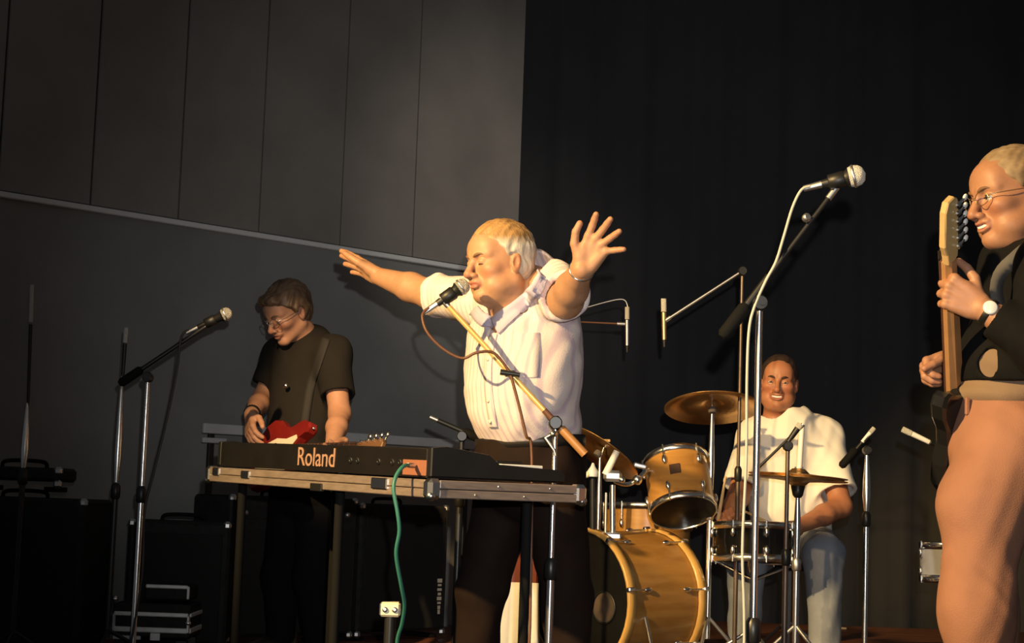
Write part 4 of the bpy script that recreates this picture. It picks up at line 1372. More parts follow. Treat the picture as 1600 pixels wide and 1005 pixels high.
# ---------------------------------------------------------------- the singer
def build_singer():
    C = P(828, 690, 5.2)
    t = thing('person', 'singer in a pale striped shirt with both arms flung wide behind the keyboard', 'person', (C[0], C[1], 0))
    f3 = unit((-0.80, -0.60, 0)); r3 = unit((-0.60, 0.80, 0)); u3 = V(0, 0, 1)
    fr = (r3, f3, u3)
    H = P(779, 411, 5.04)
    fh = frame((-0.83, -0.545, -0.10), (0.03, 0.06, 1))
    sc = 0.97
    chest = P(822, 520, 5.17)
    belly = P(815, 610, 5.13)
    hip = P(828, 690, 5.19)
    shR, shL = P(752, 470, 5.30), P(866, 452, 5.03)
    elR, wrR = P(676, 461, 5.48), P(592, 432, 5.63)
    elL, wrL = P(884, 470, 4.86), P(909, 421, 4.69)
    tipR = P(531, 399, 5.74)
    # body
    S = SDF(V(-0.66, 4.50, 0.95), V(0.36, 5.86, 1.86), 0.0035)
    S.ell(chest, (0.16, 0.11, 0.20), fr)
    S.ell(belly, (0.15, 0.12, 0.18), fr, 0.05)
    nb = H + (fh[0] * 0 + fh[1] * -0.045 + fh[2] * -0.2) * sc
    S.cap(nb, chest + V(0, 0, 0.1), 0.062, 0.09, 0.04)
    S.cap(shR, shL, 0.062, 0.062, 0.05)
    S.chain([shR, elR], [0.056, 0.047], 0.03)
    S.chain([elR, elR * 0.6 + wrR * 0.4, wrR], [0.0485, 0.046, 0.029], 0.02)
    S.chain([shL, elL], [0.056, 0.048], 0.03)
    S.chain([elL, elL * 0.6 + wrL * 0.4, wrL], [0.0475, 0.045, 0.031], 0.02)
    S.op(lambda x, y, z: head_fn(sc, jowl=1.0, lid=0.72)(*to_local(x, y, z, H, fh, sc)), H - 0.24, H + 0.17, 0.02)
    tr = hand_prims(S, wrR, tipR - wrR, (-0.05, -0.62, -0.78), 1, 1.02, spread=(5, 1, -3, -7), curl=((2, 4, 4), (0, 5, 5), (4, 6, 5), (6, 8, 6)), thumb=((0.55, 0.8, 0.25), (0.3, 0.95, 0.1), (0.2, 1.0, 0.0)))
    tl = hand_prims(S, wrL, (0.42, -0.26, 0.74), (-0.22, -0.96, -0.12), -1, 0.95, spread=(9, -8, -24, -52), curl=((4, 8, 8), (6, 8, 8), (8, 8, 8), (4, 8, 6)), thumb=((0.72, 0.68, 0.10), (0.42, 0.9, 0.05), (0.10, 1.0, -0.1)))
    body = S.build('body', M_SKIN, t, skin_tone(H, fh, sc, (0.47, 0.25, 0.14), (0.44, 0.16, 0.09), (0.40, 0.12, 0.09), [(q, 0.025) for q in tr + tl]))
    hm = mat('grey_blond_hair', (0.4, 0.3, 0.2), 0.55, attr='tone', var=0.45, scale=30, stretch=(1, 1, 0.4), bump=0.25, bscale=160)

    def hair_tone(x, y, z):
        lx, ly, lz = to_local(x, y, z, H, fh, sc)
        w = np.clip((np.abs(lx) - 0.045) / 0.02, 0, 1) * np.clip((0.075 - lz) / 0.03, 0, 1)
        w = np.maximum(w, np.clip((-0.075 - ly) / 0.03, 0, 1) * 0.6)
        return np.array((0.40, 0.23, 0.09)) * (1 - w[:, None]) + np.array((0.66, 0.62, 0.55)) * w[:, None]
    hair(t, H, fh, sc, hm, [(-0.09, -0.035), (-0.045, -0.028), (-0.02, -0.012), (0.01, 0.010), (0.03, 0.022), (0.055, 0.040), (0.075, 0.078), (0.10, 0.11)], thick=0.009, bottom=-0.082, top=0.006, fringe=0.0, color=hair_tone)
    face_parts(t, H, fh, sc, 'grey_iris', mat('sandy_brow_and_shade', (0.17, 0.09, 0.045), 0.7), 0.72, gaze=(0, -0.5))  # sandy brow darkened to hold the singer's brow shadow
    # shirt
    S = SDF(V(-0.42, 4.60, 0.90), V(0.42, 5.66, 1.66), 0.0052)
    S.ell(chest + V(0, 0, 0.0), (0.185, 0.148, 0.24), fr)
    S.ell(chest + V(0, 0, -0.08) + f3 * 0.01, (0.178, 0.155, 0.20), fr, 0.05)
    S.ell(belly + f3 * 0.002, (0.178, 0.152, 0.19), fr, 0.06)
    S.ell(hip + V(0, 0, 0.045), (0.168, 0.145, 0.10), fr, 0.05)
    S.cap(shR + V(0, 0, 0.0), shL + V(0, 0, 0.0), 0.068, 0.070, 0.05)
    S.cap(nb + V(0, 0, -0.005), chest + V(0, 0, 0.12), 0.070, 0.12, 0.05)
    cuffR = elR * 0.94 + shR * 0.06
    S.sleeve(shR, cuffR, 0.074, 0.062, 0.04, cuff=0.006, wall=0.012)
    cuffL = P(883, 464, 4.885)
    S.sleeve(shL, cuffL, 0.076, 0.066, 0.04, cuff=0.007, wall=0.012)
    S.disp(fold(0.0042, 34, 26, 13, 0.7))
    S.disp(fold(0.0026, 18, 40, 46, 2.1))
    # neck hole and front opening
    S.op(lambda x, y, z: d_cap(x, y, z, nb + f3 * 0.012 + V(0, 0, 0.02), nb + V(0, 0, 0.16), 0.066, 0.11), nb - 0.12, nb + 0.27, 0.006, True)
    S.cap(nb + f3 * 0.085 + V(0, 0, 0.01), nb + f3 * 0.10 + V(0, 0, -0.045), 0.030, 0.008, 0.01, True)
    # tucked hem
    S.op(lambda x, y, z: (z - hip[2] + 0.005) - 0.10 * ((x - hip[0]) * 0.8 + 0.1 * (y - hip[1])) + 0 * x, V(-0.4, 4.6, 0.9), V(0.42, 5.66, hip[2] + 0.05), 0.0, True)
    sm = mat('striped_shirt_cotton', (0.80, 0.66, 0.60), 0.85, bump=0.12, bscale=240)
    nt = sm.node_tree
    tc = nt.nodes.new('ShaderNodeTexCoord')
    mp = nt.nodes.new('ShaderNodeMapping')
    mp.inputs['Rotation'].default_value = (0, 0, math.atan2(-0.8, -0.6))
    wv = nt.nodes.new('ShaderNodeTexWave')
    wv.wave_type = 'BANDS'
    wv.inputs['Scale'].default_value = 14.0
    wv.inputs['Distortion'].default_value = 0.25
    wv.inputs['Detail'].default_value = 1.0
    wv.inputs['Detail Scale'].default_value = 0.5
    rp = nt.nodes.new('ShaderNodeValToRGB')
    rp.color_ramp.elements[0].position = 0.05
    rp.color_ramp.elements[0].color = (0.60, 0.48, 0.54, 1)
    rp.color_ramp.elements[1].position = 0.45
    rp.color_ramp.elements[1].color = (0.74, 0.64, 0.61, 1)
    nt.links.new(tc.outputs['Object'], mp.inputs['Vector'])
    nt.links.new(mp.outputs['Vector'], wv.inputs['Vector'])
    nt.links.new(wv.outputs['Fac'], rp.inputs['Fac'])
    nt.links.new(rp.outputs['Color'], nt.nodes['Principled BSDF'].inputs['Base Color'])
    shirt = S.build('shirt', sm, t, smooth_it=1)
    # collar: two folded flaps lying round the neck
    cm = mat('lavender_collar_cotton', (0.47, 0.43, 0.55), 0.85, bump=0.1, bscale=240)
    bpy.context.view_layer.update()
    objs = [body, shirt]
    ribbon('collar', cm, shirt, objs, [(842, 424), (830, 444), (806, 466), (785, 482), (771, 497)], [(855, 436), (846, 458), (826, 480), (804, 500), (781, 522)], off=0.008, thick=0.005)
    ribbon('collar', cm, shirt, objs, [(767, 497), (757, 488), (749, 478)], [(770, 514), (752, 508), (738, 492)], off=0.008, thick=0.005)
    ribbon('placket', sm, shirt, [shirt], [(767, 516), (758, 560), (758, 610), (766, 668)], [(779, 518), (770, 560), (770, 610), (778, 668)], off=0.003, thick=0.002)
    ribbon('pocket', sm, shirt, [shirt], [(803, 522), (803, 560), (806, 592)], [(843, 520), (844, 560), (842, 590)], off=0.0025, thick=0.002)
    for k in range(5):
        q = on_surface([shirt], 767 - 4 * math.sin(k * 0.8), 530 + 32 * k, 0.005)
        MB().lathe(q, f3, [(0.0055, 0), (0.0055, 0.003), (0.0, 0.0035)], 10).build('button', M_CREAM, shirt)
    # trousers, belt, shoes
    S = SDF(V(-0.26, 4.86, 0.02), V(0.36, 5.62, 1.10), 0.0075)
    S.ell(hip + V(0, 0, -0.06), (0.178, 0.150, 0.13), fr)
    S.cap(hip + V(0, 0, 0.03), hip + V(0, 0, -0.08), 0.145, 0.160, 0.05)
    knR, knL = P(752, 925, 5.28), P(886, 930, 5.16)
    ftR, ftL = V(knR[0] - 0.03, 5.36, 0.10), V(knL[0] + 0.02, 5.16, 0.10)
    S.chain([hip + r3 * 0.095 + V(0, 0, -0.10), knR, ftR], [0.100, 0.074, 0.060], 0.02)
    S.chain([hip - r3 * 0.095 + V(0, 0, -0.10), knL, ftL], [0.100, 0.074, 0.060], 0.02)
    S.op(lambda x, y, z: -(z - hip[2] - 0.012) + 0.12 * ((x - hip[0]) * 0.8) + 0 * x + 0 * y, V(-0.26, 4.86, hip[2] - 0.05), V(0.36, 5.62, 1.1), 0, True)
    S.disp(fold(0.006, 22, 22, 20, 1.2), 0.04)
    S.build('trousers', mat('dark_brown_trousers', (0.012, 0.0055, 0.0035), 0.85, spec=0.2, var=0.15, scale=20), t, smooth_it=1)
    m = MB()
    pts = [hip + V(0, 0, -0.004) + f3 * math.cos(a) * 0.152 + r3 * math.sin(a) * 0.176 + V(0, 0, -0.075 * (f3[0] * math.cos(a) * 0.15 + r3[0] * math.sin(a) * 0.17) * -1.0) for a in np.linspace(0, 2 * math.pi, 40, endpoint=False)]
    vs, fs = [], []
    for p in pts:
        o = unit((p - hip) * (1, 1, 0))
        vs += [p + V(0, 0, 0.017), p + o * 0.005 + V(0, 0, 0.016), p + o * 0.005 - V(0, 0, 0.016), p - V(0, 0, 0.017)]
    for i in range(40):
        j = (i + 1) % 40
        for k in range(4):
            fs.append((i * 4 + k, i * 4 + (k + 1) % 4, j * 4 + (k + 1) % 4, j * 4 + k))
    m.add(vs, fs, True)
    m.build('belt', mat('black_belt_leather', (0.015, 0.013, 0.012), 0.4), t)
    shoe(t, ftR + f3 * -0.04, f3)
    shoe(t, ftL + f3 * -0.04, f3)
    # thin bracelet at the raised left wrist
    d = unit(wrL - elL)
    e1 = unit(np.cross(d, (0, 0, 1))); e2 = np.cross(d, e1)
    MB().tube([wrL - d * 0.004 + (e1 * math.cos(a) + e2 * math.sin(a)) * 0.0335 for a in np.linspace(0, 2 * math.pi, 28, endpoint=False)], 0.0028, 6, closed=True).build('bracelet', M_CHROME, t)


# ---------------------------------------------------------------- electric guitars
def guitar(name, label, B, a, n, body_mat, guard_mat, L=0.74, bass=False, neck_mat=None, head_mat=None, wsc=1.0):
    """B centre of the body, a along the neck, n out of the front"""
    a = unit(a)
    n = unit(np.array(n) - a * np.dot(n, a))
    b = np.cross(n, a)                       # towards the bass string side
    t = thing(name, label, 'guitar', B)
    half = [(-0.205, 0.0), (-0.200, 0.06), (-0.165, 0.125), (-0.115, 0.152), (-0.06, 0.148), (-0.01, 0.122), (0.03, 0.112), (0.08, 0.125), (0.13, 0.142), (0.185, 0.128), (0.200, 0.108), (0.185, 0.088), (0.145, 0.066), (0.115, 0.036)]
    oth = [(0.118, -0.036), (0.135, -0.062), (0.165, -0.092), (0.166, -0.112), (0.145, -0.128), (0.10, -0.128), (0.05, -0.112), (0.0, -0.114), (-0.05, -0.140), (-0.11, -0.152), (-0.16, -0.128), (-0.195, -0.065)]
    poly = [(p[0], p[1] * wsc) for p in half + oth]
    ctr = [np.array(p) for p in poly]
    MB().prism(poly, B, a, b, n, -0.022, 0.022, 0.008).build('body', body_mat, t)
    g = [(-0.13, -0.02), (-0.10, 0.045), (-0.03, 0.065), (0.05, 0.060), (0.12, 0.075), (0.135, 0.06), (0.11, 0.03), (0.11, -0.03), (0.13, -0.07), (0.10, -0.10), (0.03, -0.09), (-0.06, -0.118), (-0.13, -0.10)]
    MB().prism([(p[0], p[1] * wsc) for p in g], B, a, b, n, 0.022, 0.0245).build('pickguard', guard_mat, t)
    nm = neck_mat or mat('brown_neck', (0.20, 0.085, 0.035), 0.4, var=0.2, scale=10)
    w0, w1 = (0.030, 0.021)
    Ln = L - 0.17
    vs = []
    for (u, w) in ((0.09, w0), (Ln, w1)):
        for (bb, nn) in ((-w, 0.030), (w, 0.030), (w, 0.018), (w * 0.55, 0.006), (-w * 0.55, 0.006), (-w, 0.018)):
            vs.append(B + a * u + b * bb + n * nn)
    fs = [(i, (i + 1) % 6, 6 + (i + 1) % 6, 6 + i) for i in range(6)] + [tuple(range(6))[::-1], tuple(range(6, 12))]
    MB().add(vs, fs).build('neck', nm, t)
    fbm = mat('rosewood', (0.085, 0.035, 0.02), 0.5, var=0.2, scale=18)
    vs = [B + a * u + b * s_ * w + n * nn for (u, w) in ((0.06, w0 + 0.001), (Ln, w1 + 0.001)) for (s_, nn) in ((-1, 0.0305), (1, 0.0305), (1, 0.0355), (-1, 0.0355))]
    fs = [(i, (i + 1) % 4, 4 + (i + 1) % 4, 4 + i) for i in range(4)] + [(3, 2, 1, 0), (4, 5, 6, 7)]
    MB().add(vs, fs).build('fingerboard', fbm, t)
    for k in range(14):
        u = Ln - (Ln - 0.06) * (1 - 2 ** (-(k + 1) / 12.0)) * 1.35
        MB().box(B + a * u + n * 0.036, (0.0018, (w1 + (w0 - w1) * (Ln - u) / Ln) * 2, 0.0016), (a, b, n)).build('fret', M_SATIN, t)
    hm = head_mat or M_MAPLE
    hp = [(0.0, -0.021), (0.03, -0.024), (0.06, -0.034), (0.10, -0.030), (0.155, -0.022), (0.178, -0.008), (0.178, 0.020), (0.165, 0.034), (0.145, 0.036), (0.02, 0.026), (0.0, 0.021)]
    hs = 1.0
    hd = MB().prism(hp, B + a * (Ln - 0.004), a, b, n, 0.008, 0.026, 0.003).build('headstock', hm, t)
    nt_ = 4 if bass else 6
    for k in range(nt_):
        u = Ln + 0.03 + k * (0.118 / (nt_ - 1))
        e = b * (0.030 + 0.004 * k * 0.3)
        m = MB().cyl(B + a * u + e * 0.8 + n * 0.026, B + a * u + e * 0.8 + n * 0.036, 0.004)
        m.cyl(B + a * u + e + n * 0.004, B + a * u + e + b * 0.020 + n * 0.004, 0.003)
        m.box(B + a * u + e * 0.75 + n * 0.003, (0.013, 0.020, 0.010), (a, b, n), 0.003)
        pg = m.build('tuner', M_CHROME, t)
        MB().ball(B + a * u + e + b * 0.026 + n * 0.004, 0.0095 if not bass else 0.014, 10, (0.9, 1.0, 0.5), (a, b, n)).build('tuner_button', M_WHITE if not bass else M_CHROME, pg)
    for u in ((0.03, -0.02, -0.07) if not bass else (-0.02,)):
        MB().box(B + a * u + n * 0.028, (0.020, 0.084, 0.010), (a, b, n), 0.004).build('pickup', M_WHITE if guard_mat is not M_CREAM else M_BLACK, t)
    MB().box(B - a * 0.125 + n * 0.028, (0.045, 0.080, 0.012), (a, b, n), 0.003).build('bridge', M_CHROME, t)
    for k in range(3):
        MB().lathe(B - a * (0.06 + 0.035 * k) - b * (0.085 + 0.008 * k) + n * 0.024, n, [(0.011, 0), (0.010, 0.012), (0, 0.013)], 12).build('knob', M_CREAM if not bass else M_CHROME, t)
    for k in range(nt_):
        o = (k - (nt_ - 1) / 2) * 0.0072 * (1.4 if bass else 1)
        MB().tube([B - a * 0.12 + b * o * 1.3 + n * 0.038, B + a * (Ln + 0.03) + b * o + n * 0.038], 0.0006 if not bass else 0.001, 5).build('string', M_SATIN, t)
    for q in (B - a * 0.208, B + a * 0.195 + b * 0.108):
        MB().ball(q, 0.008, 8).build('strap_button', M_CHROME, t)
    return t, a, b, n


# ---------------------------------------------------------------- the guitarist at right
def build_guitarist():
    C = P(1570, 660, 4.45)
    t = thing('person', 'smiling guitarist in glasses, black jacket and salmon trousers at the right edge', 'person', (C[0], C[1], 0))
    f3 = unit((-0.97, -0.22, 0)); r3 = unit((-0.22, 0.97, 0)); u3 = V(0, 0, 1)
    fr = (r3, f3, u3)
    H = P(1580, 308, 4.43)
    fh = frame((-0.95, -0.26, -0.16), (-0.14, 0, 1))
    sc = 1.07
    chest = P(1612, 480, 4.47)
    hip = P(1566, 652, 4.46)
    belly = P(1572, 580, 4.45)
    nb = H + (fh[1] * -0.045 + fh[2] * -0.19) * sc
    shL, shR = P(1640, 415, 4.25), P(1622, 420, 4.66)
    elL, wrL = P(1630, 545, 4.14), P(1535, 482, 4.185)
    elR, wrR = P(1600, 570, 4.80), P(1490, 558, 4.72)
    # guitar first: the hands close on it
    B = P(1506, 655, 4.52)
    tip = P(1490, 318, 4.06)
    a_ = unit(tip - B)
    GL = np.linalg.norm(tip - B)
    g, a, b, n = guitar('electric_guitar', "black electric guitar held upright, pale headstock by the guitarist's chin", B, a_, (-0.80, 0.50, 0.40), mat('black_guitar_lacquer', (0.012, 0.012, 0.012), 0.18), M_BLACK, L=GL, head_mat=mat('pale_maple_headstock', (0.62, 0.42, 0.18), 0.4, var=0.08, scale=8), neck_mat=mat('maple_neck_back', (0.42, 0.22, 0.09), 0.4, var=0.15, scale=9))
    S = SDF(V(1.00, 3.90, 0.85), V(1.62, 4.95, 1.85), 0.0036)
    S.ell(chest, (0.15, 0.10, 0.20), fr)
    S.ell(belly, (0.13, 0.10, 0.14), fr, 0.05)
    S.cap(nb, chest + V(0, 0, 0.1), 0.058, 0.09, 0.04)
    S.cap(shL, shR, 0.06, 0.06, 0.05)
    S.chain([shL, elL], [0.052, 0.044], 0.03)
    S.chain([elL, elL * 0.6 + wrL * 0.4, wrL], [0.044, 0.042, 0.029], 0.02)
    S.chain([shR, elR], [0.052, 0.044], 0.03)
    S.chain([elR, elR * 0.6 + wrR * 0.4, wrR], [0.044, 0.042, 0.030], 0.02)
    S.op(lambda x, y, z: head_fn(sc, jowl=0.25, smile=0.8, lid=0.45)(*to_local(x, y, z, H, fh, sc)), H - 0.24, H + 0.17, 0.02)
    # fretting hand: palm behind the neck, fingers over the front
    uf = (P(1490, 445, 4.22)[2] - B[2]) / a[2]
    nk = B + a * uf
    kn = nk - b * 0.030 - n * 0.012
    dW = unit(P(1474, 450, 4.195) - wrL)
    tl = hand_prims(S, wrL, dW, (0.05, 0.98, 0.10), -1, 1.0, spread=(10, 4, -3, -10), curl=((62, 70, 40), (66, 72, 42), (70, 72, 42), (72, 70, 40)), thumb=((0.80, 0.60, 0.20), (0.45, 0.85, 0.35), (0.25, 0.9, 0.45)))
    # picking hand on the far side of the body
    hq = P(1436, 578, 4.70)
    tr = hand_prims(S, wrR, hq - wrR, (0.45, -0.45, -0.75), 1, 1.0, spread=(6, 2, -2, -6), curl=((60, 50, 30), (64, 55, 30), (66, 55, 30), (66, 55, 30)), thumb=((0.5, 0.85, 0.3), (0.2, 0.95, 0.2), (0.0, 1.0, 0.1)))
    S.build('body', M_SKIN, t, skin_tone(H, fh, sc, (0.41, 0.205, 0.12), (0.39, 0.145, 0.085), (0.42, 0.14, 0.10), [(q, 0.022) for q in tl + tr]))
    hair(t, H, fh, sc, mat('short_sandy_grey_hair', (0.16, 0.10, 0.055), 0.65, color2=(0.36, 0.27, 0.17), scale=24), [(-0.09, -0.045), (-0.05, -0.040), (-0.02, -0.015), (0.01, 0.012), (0.03, 0.028), (0.05, 0.050), (0.066, 0.078), (0.09, 0.10)], thick=0.007, bottom=-0.075, amp=0.003)
    face_parts(t, H, fh, sc, 'grey_iris', mat('sandy_brow_and_shade', (0.17, 0.09, 0.045), 0.7), 0.45, teeth=True, smile=0.8)
    # wire glasses
    s, f, u = fh
    Lc = lambda x, y, z: H + (s * x + f * y + u * z) * sc
    gl = MB()
    for sg in (-1, 1):
        gl.tube([Lc(sg * (0.033 + 0.021 * math.cos(q)), 0.106 - 0.010 * abs(math.cos(q)) * (1 if math.cos(q) > 0 else 0), -0.003 + 0.016 * math.sin(q)) for q in np.linspace(0, 2 * math.pi, 24, endpoint=False)], 0.0012, 6, closed=True)
        gl.tube([Lc(sg * 0.054, 0.096, 0.003), Lc(sg * 0.074, 0.070, 0.004), Lc(sg * 0.080, 0.0, 0.008), Lc(sg * 0.079, -0.022, -0.002)], 0.0013, 6)
    gl.tube([Lc(-0.012, 0.108, 0.002), Lc(0, 0.112, 0.004), Lc(0.012, 0.108, 0.002)], 0.0012, 6)
    gl.build('glasses', mat('gilt_wire', (0.55, 0.38, 0.20), 0.3, 0.9), t)
    # tan shirt
    S = SDF(V(1.02, 4.14, 0.98), V(1.64, 4.80, 1.56), 0.006)
    S.ell(chest + V(0, 0, -0.05), (0.165, 0.120, 0.22), fr)
    S.ell(belly, (0.150, 0.118, 0.14), fr, 0.05)
    S.ell(hip + V(0, 0, 0.055), (0.158, 0.124, 0.050), fr, 0.02)
    S.disp(fold(0.005, 30, 30, 34, 0.4))
    shirt = S.build('shirt', mat('tan_shirt_cotton', (0.21, 0.14, 0.09), 0.85, var=0.08, bump=0.1, bscale=240), t, smooth_it=1)
    # open black jacket with sleeves
    S = SDF(V(0.98, 3.96, 0.86), V(1.70, 4.98, 1.62), 0.006)
    S.ell(chest + V(0, 0, 0.01) - f3 * 0.012, (0.190, 0.146, 0.225), fr)
    S.ell(belly - f3 * 0.010, (0.178, 0.135, 0.16), fr, 0.05)
    S.cap(shL, shR, 0.078, 0.078, 0.06)
    S.cap(nb, chest + V(0, 0, 0.1), 0.07, 0.12, 0.05)
    S.cap(shL, elL, 0.082, 0.068, 0.04)
    S.sleeve(elL, wrL + (elL - wrL) * 0.22, 0.066, 0.046, 0.03)
    S.cap(shR, elR, 0.082, 0.066, 0.04)
    S.sleeve(elR, wrR + (elR - wrR) * 0.10, 0.064, 0.046, 0.03)
    # open front: keep a gap low down, the neck and the hem
    q = belly + f3 * 0.135
    q = P(1548, 556, 4.33)
    S.cap(P(1546, 538, 4.32), P(1548, 566, 4.34), 0.010, 0.040, 0.004, True)
    S.cap(nb + f3 * 0.02, nb + f3 * 0.03 + V(0, 0, 0.15), 0.062, 0.12, 0.006, True)
    S.op(lambda x, y, z: z - (hip[2] + 0.085) + 0 * x + 0 * y, V(0.98, 4.2, 0.86), V(1.7, 4.98, hip[2] + 0.09), 0.0, True)
    S.disp(fold(0.006, 24, 24, 26, 1.9))
    S.build('jacket', mat('black_jacket_cloth', (0.006, 0.006, 0.0065), 0.9, spec=0.15, var=0.2, scale=20), t, smooth_it=1)
    # strap over the near shoulder
    st = spline([B - a * 0.2, P(1570, 560, 4.40), P(1556, 450, 4.32), P(1585, 405, 4.28), P(1625, 385, 4.32), P(1665, 430, 4.5)], 6)
    m = MB()
    vs, fs = [], []
    for i, p in enumerate(st):
        d = unit(st[min(i + 1, len(st) - 1)] - st[max(i - 1, 0)])
        w = unit(np.cross(d, V(0.2, -1, 0.2)))
        vs += [p + w * 0.018, p - w * 0.018]
    fs = [(2 * i, 2 * i + 1, 2 * i + 3, 2 * i + 2) for i in range(len(st) - 1)]
    m.add(vs, fs, True)
    o = m.build('strap', mat('grey_webbing', (0.09, 0.085, 0.08), 0.8), g)
    o.modifiers.new('thickness', 'SOLIDIFY').thickness = 0.004
    # watch
    d = unit(wrL - elL)
    e1 = unit(np.cross(d, (0, 0, 1))); e2 = np.cross(d, e1)
    wq = wrL - d * 0.018
    w = MB().lathe(wq - d * 0.008, d, [(0.0335, 0), (0.0350, 0.002), (0.0350, 0.014), (0.0335, 0.016)], 24).build('watch_strap', M_BLACK, t)
    q = unit(V(-0.15, -1, 0.25) - d * np.dot(V(-0.15, -1, 0.25), d))
    MB().lathe(wq + q * 0.031, q, [(0.017, 0), (0.018, 0.005), (0.015, 0.008), (0, 0.0085)], 20).build('watch_face', mat('pale_watch_dial', (0.70, 0.76, 0.80), 0.25), w)
    # trousers
    S = SDF(V(0.90, 4.16, 0.02), V(1.60, 4.80, 1.16), 0.0065)
    S.cap(hip + V(0, 0, 0.05), hip + V(0, 0, -0.08), 0.118, 0.126, 0.05)
    S.ell(hip + V(0, 0, -0.07), (0.152, 0.118, 0.12), fr, 0.05)
    kl, kr = P(1526, 950, 4.33), P(1535, 960, 4.58)
    al, ar = V(kl[0] + 0.05, 4.34, 0.10), V(kr[0] + 0.10, 4.62, 0.10)
    S.chain([hip - r3 * 0.085 + V(0, 0, -0.08), P(1537, 790, 4.36), kl, al], [0.112, 0.102, 0.084, 0.066], 0.06)
    S.chain([hip + r3 * 0.085 + V(0, 0, -0.08), P(1535, 790, 4.55), kr, ar], [0.106, 0.096, 0.080, 0.064], 0.05)
    S.op(lambda x, y, z: -(z - hip[2] - 0.045) + 0 * x + 0 * y, V(0.9, 4.16, hip[2]), V(1.6, 4.8, 1.16), 0, True)
    S.disp(fold(0.0035, 16, 16, 12, 2.9), 0.04)
    S.disp(fold(0.0030, 36, 30, 30, 0.9), 0.04)
    tro = S.build('trousers', mat('salmon_denim', (0.31, 0.145, 0.092), 0.85, var=0.10, scale=9, bump=0.2, bscale=320), t, smooth_it=1)
    for sg, k in ((1, 0), (1, 1), (-1, 0)):
        q = hip + f3 * (0.125 - 0.07 * k) - r3 * sg * (0.05 + 0.065 * k) + V(0, 0, 0.02)
        MB().box(q, (0.010, 0.012, 0.045), fr, 0.003).build('belt_loop', MATS['salmon_denim'], tro)
    MB().lathe(hip + f3 * 0.137 + V(0, 0, 0.026), f3, [(0.010, 0), (0.010, 0.004), (0, 0.005)], 12).build('waist_button', M_SATIN, tro)
    shoe(t, al + V(0.04, 0, 0), f3)
    shoe(t, ar + V(0.04, 0, 0), f3)


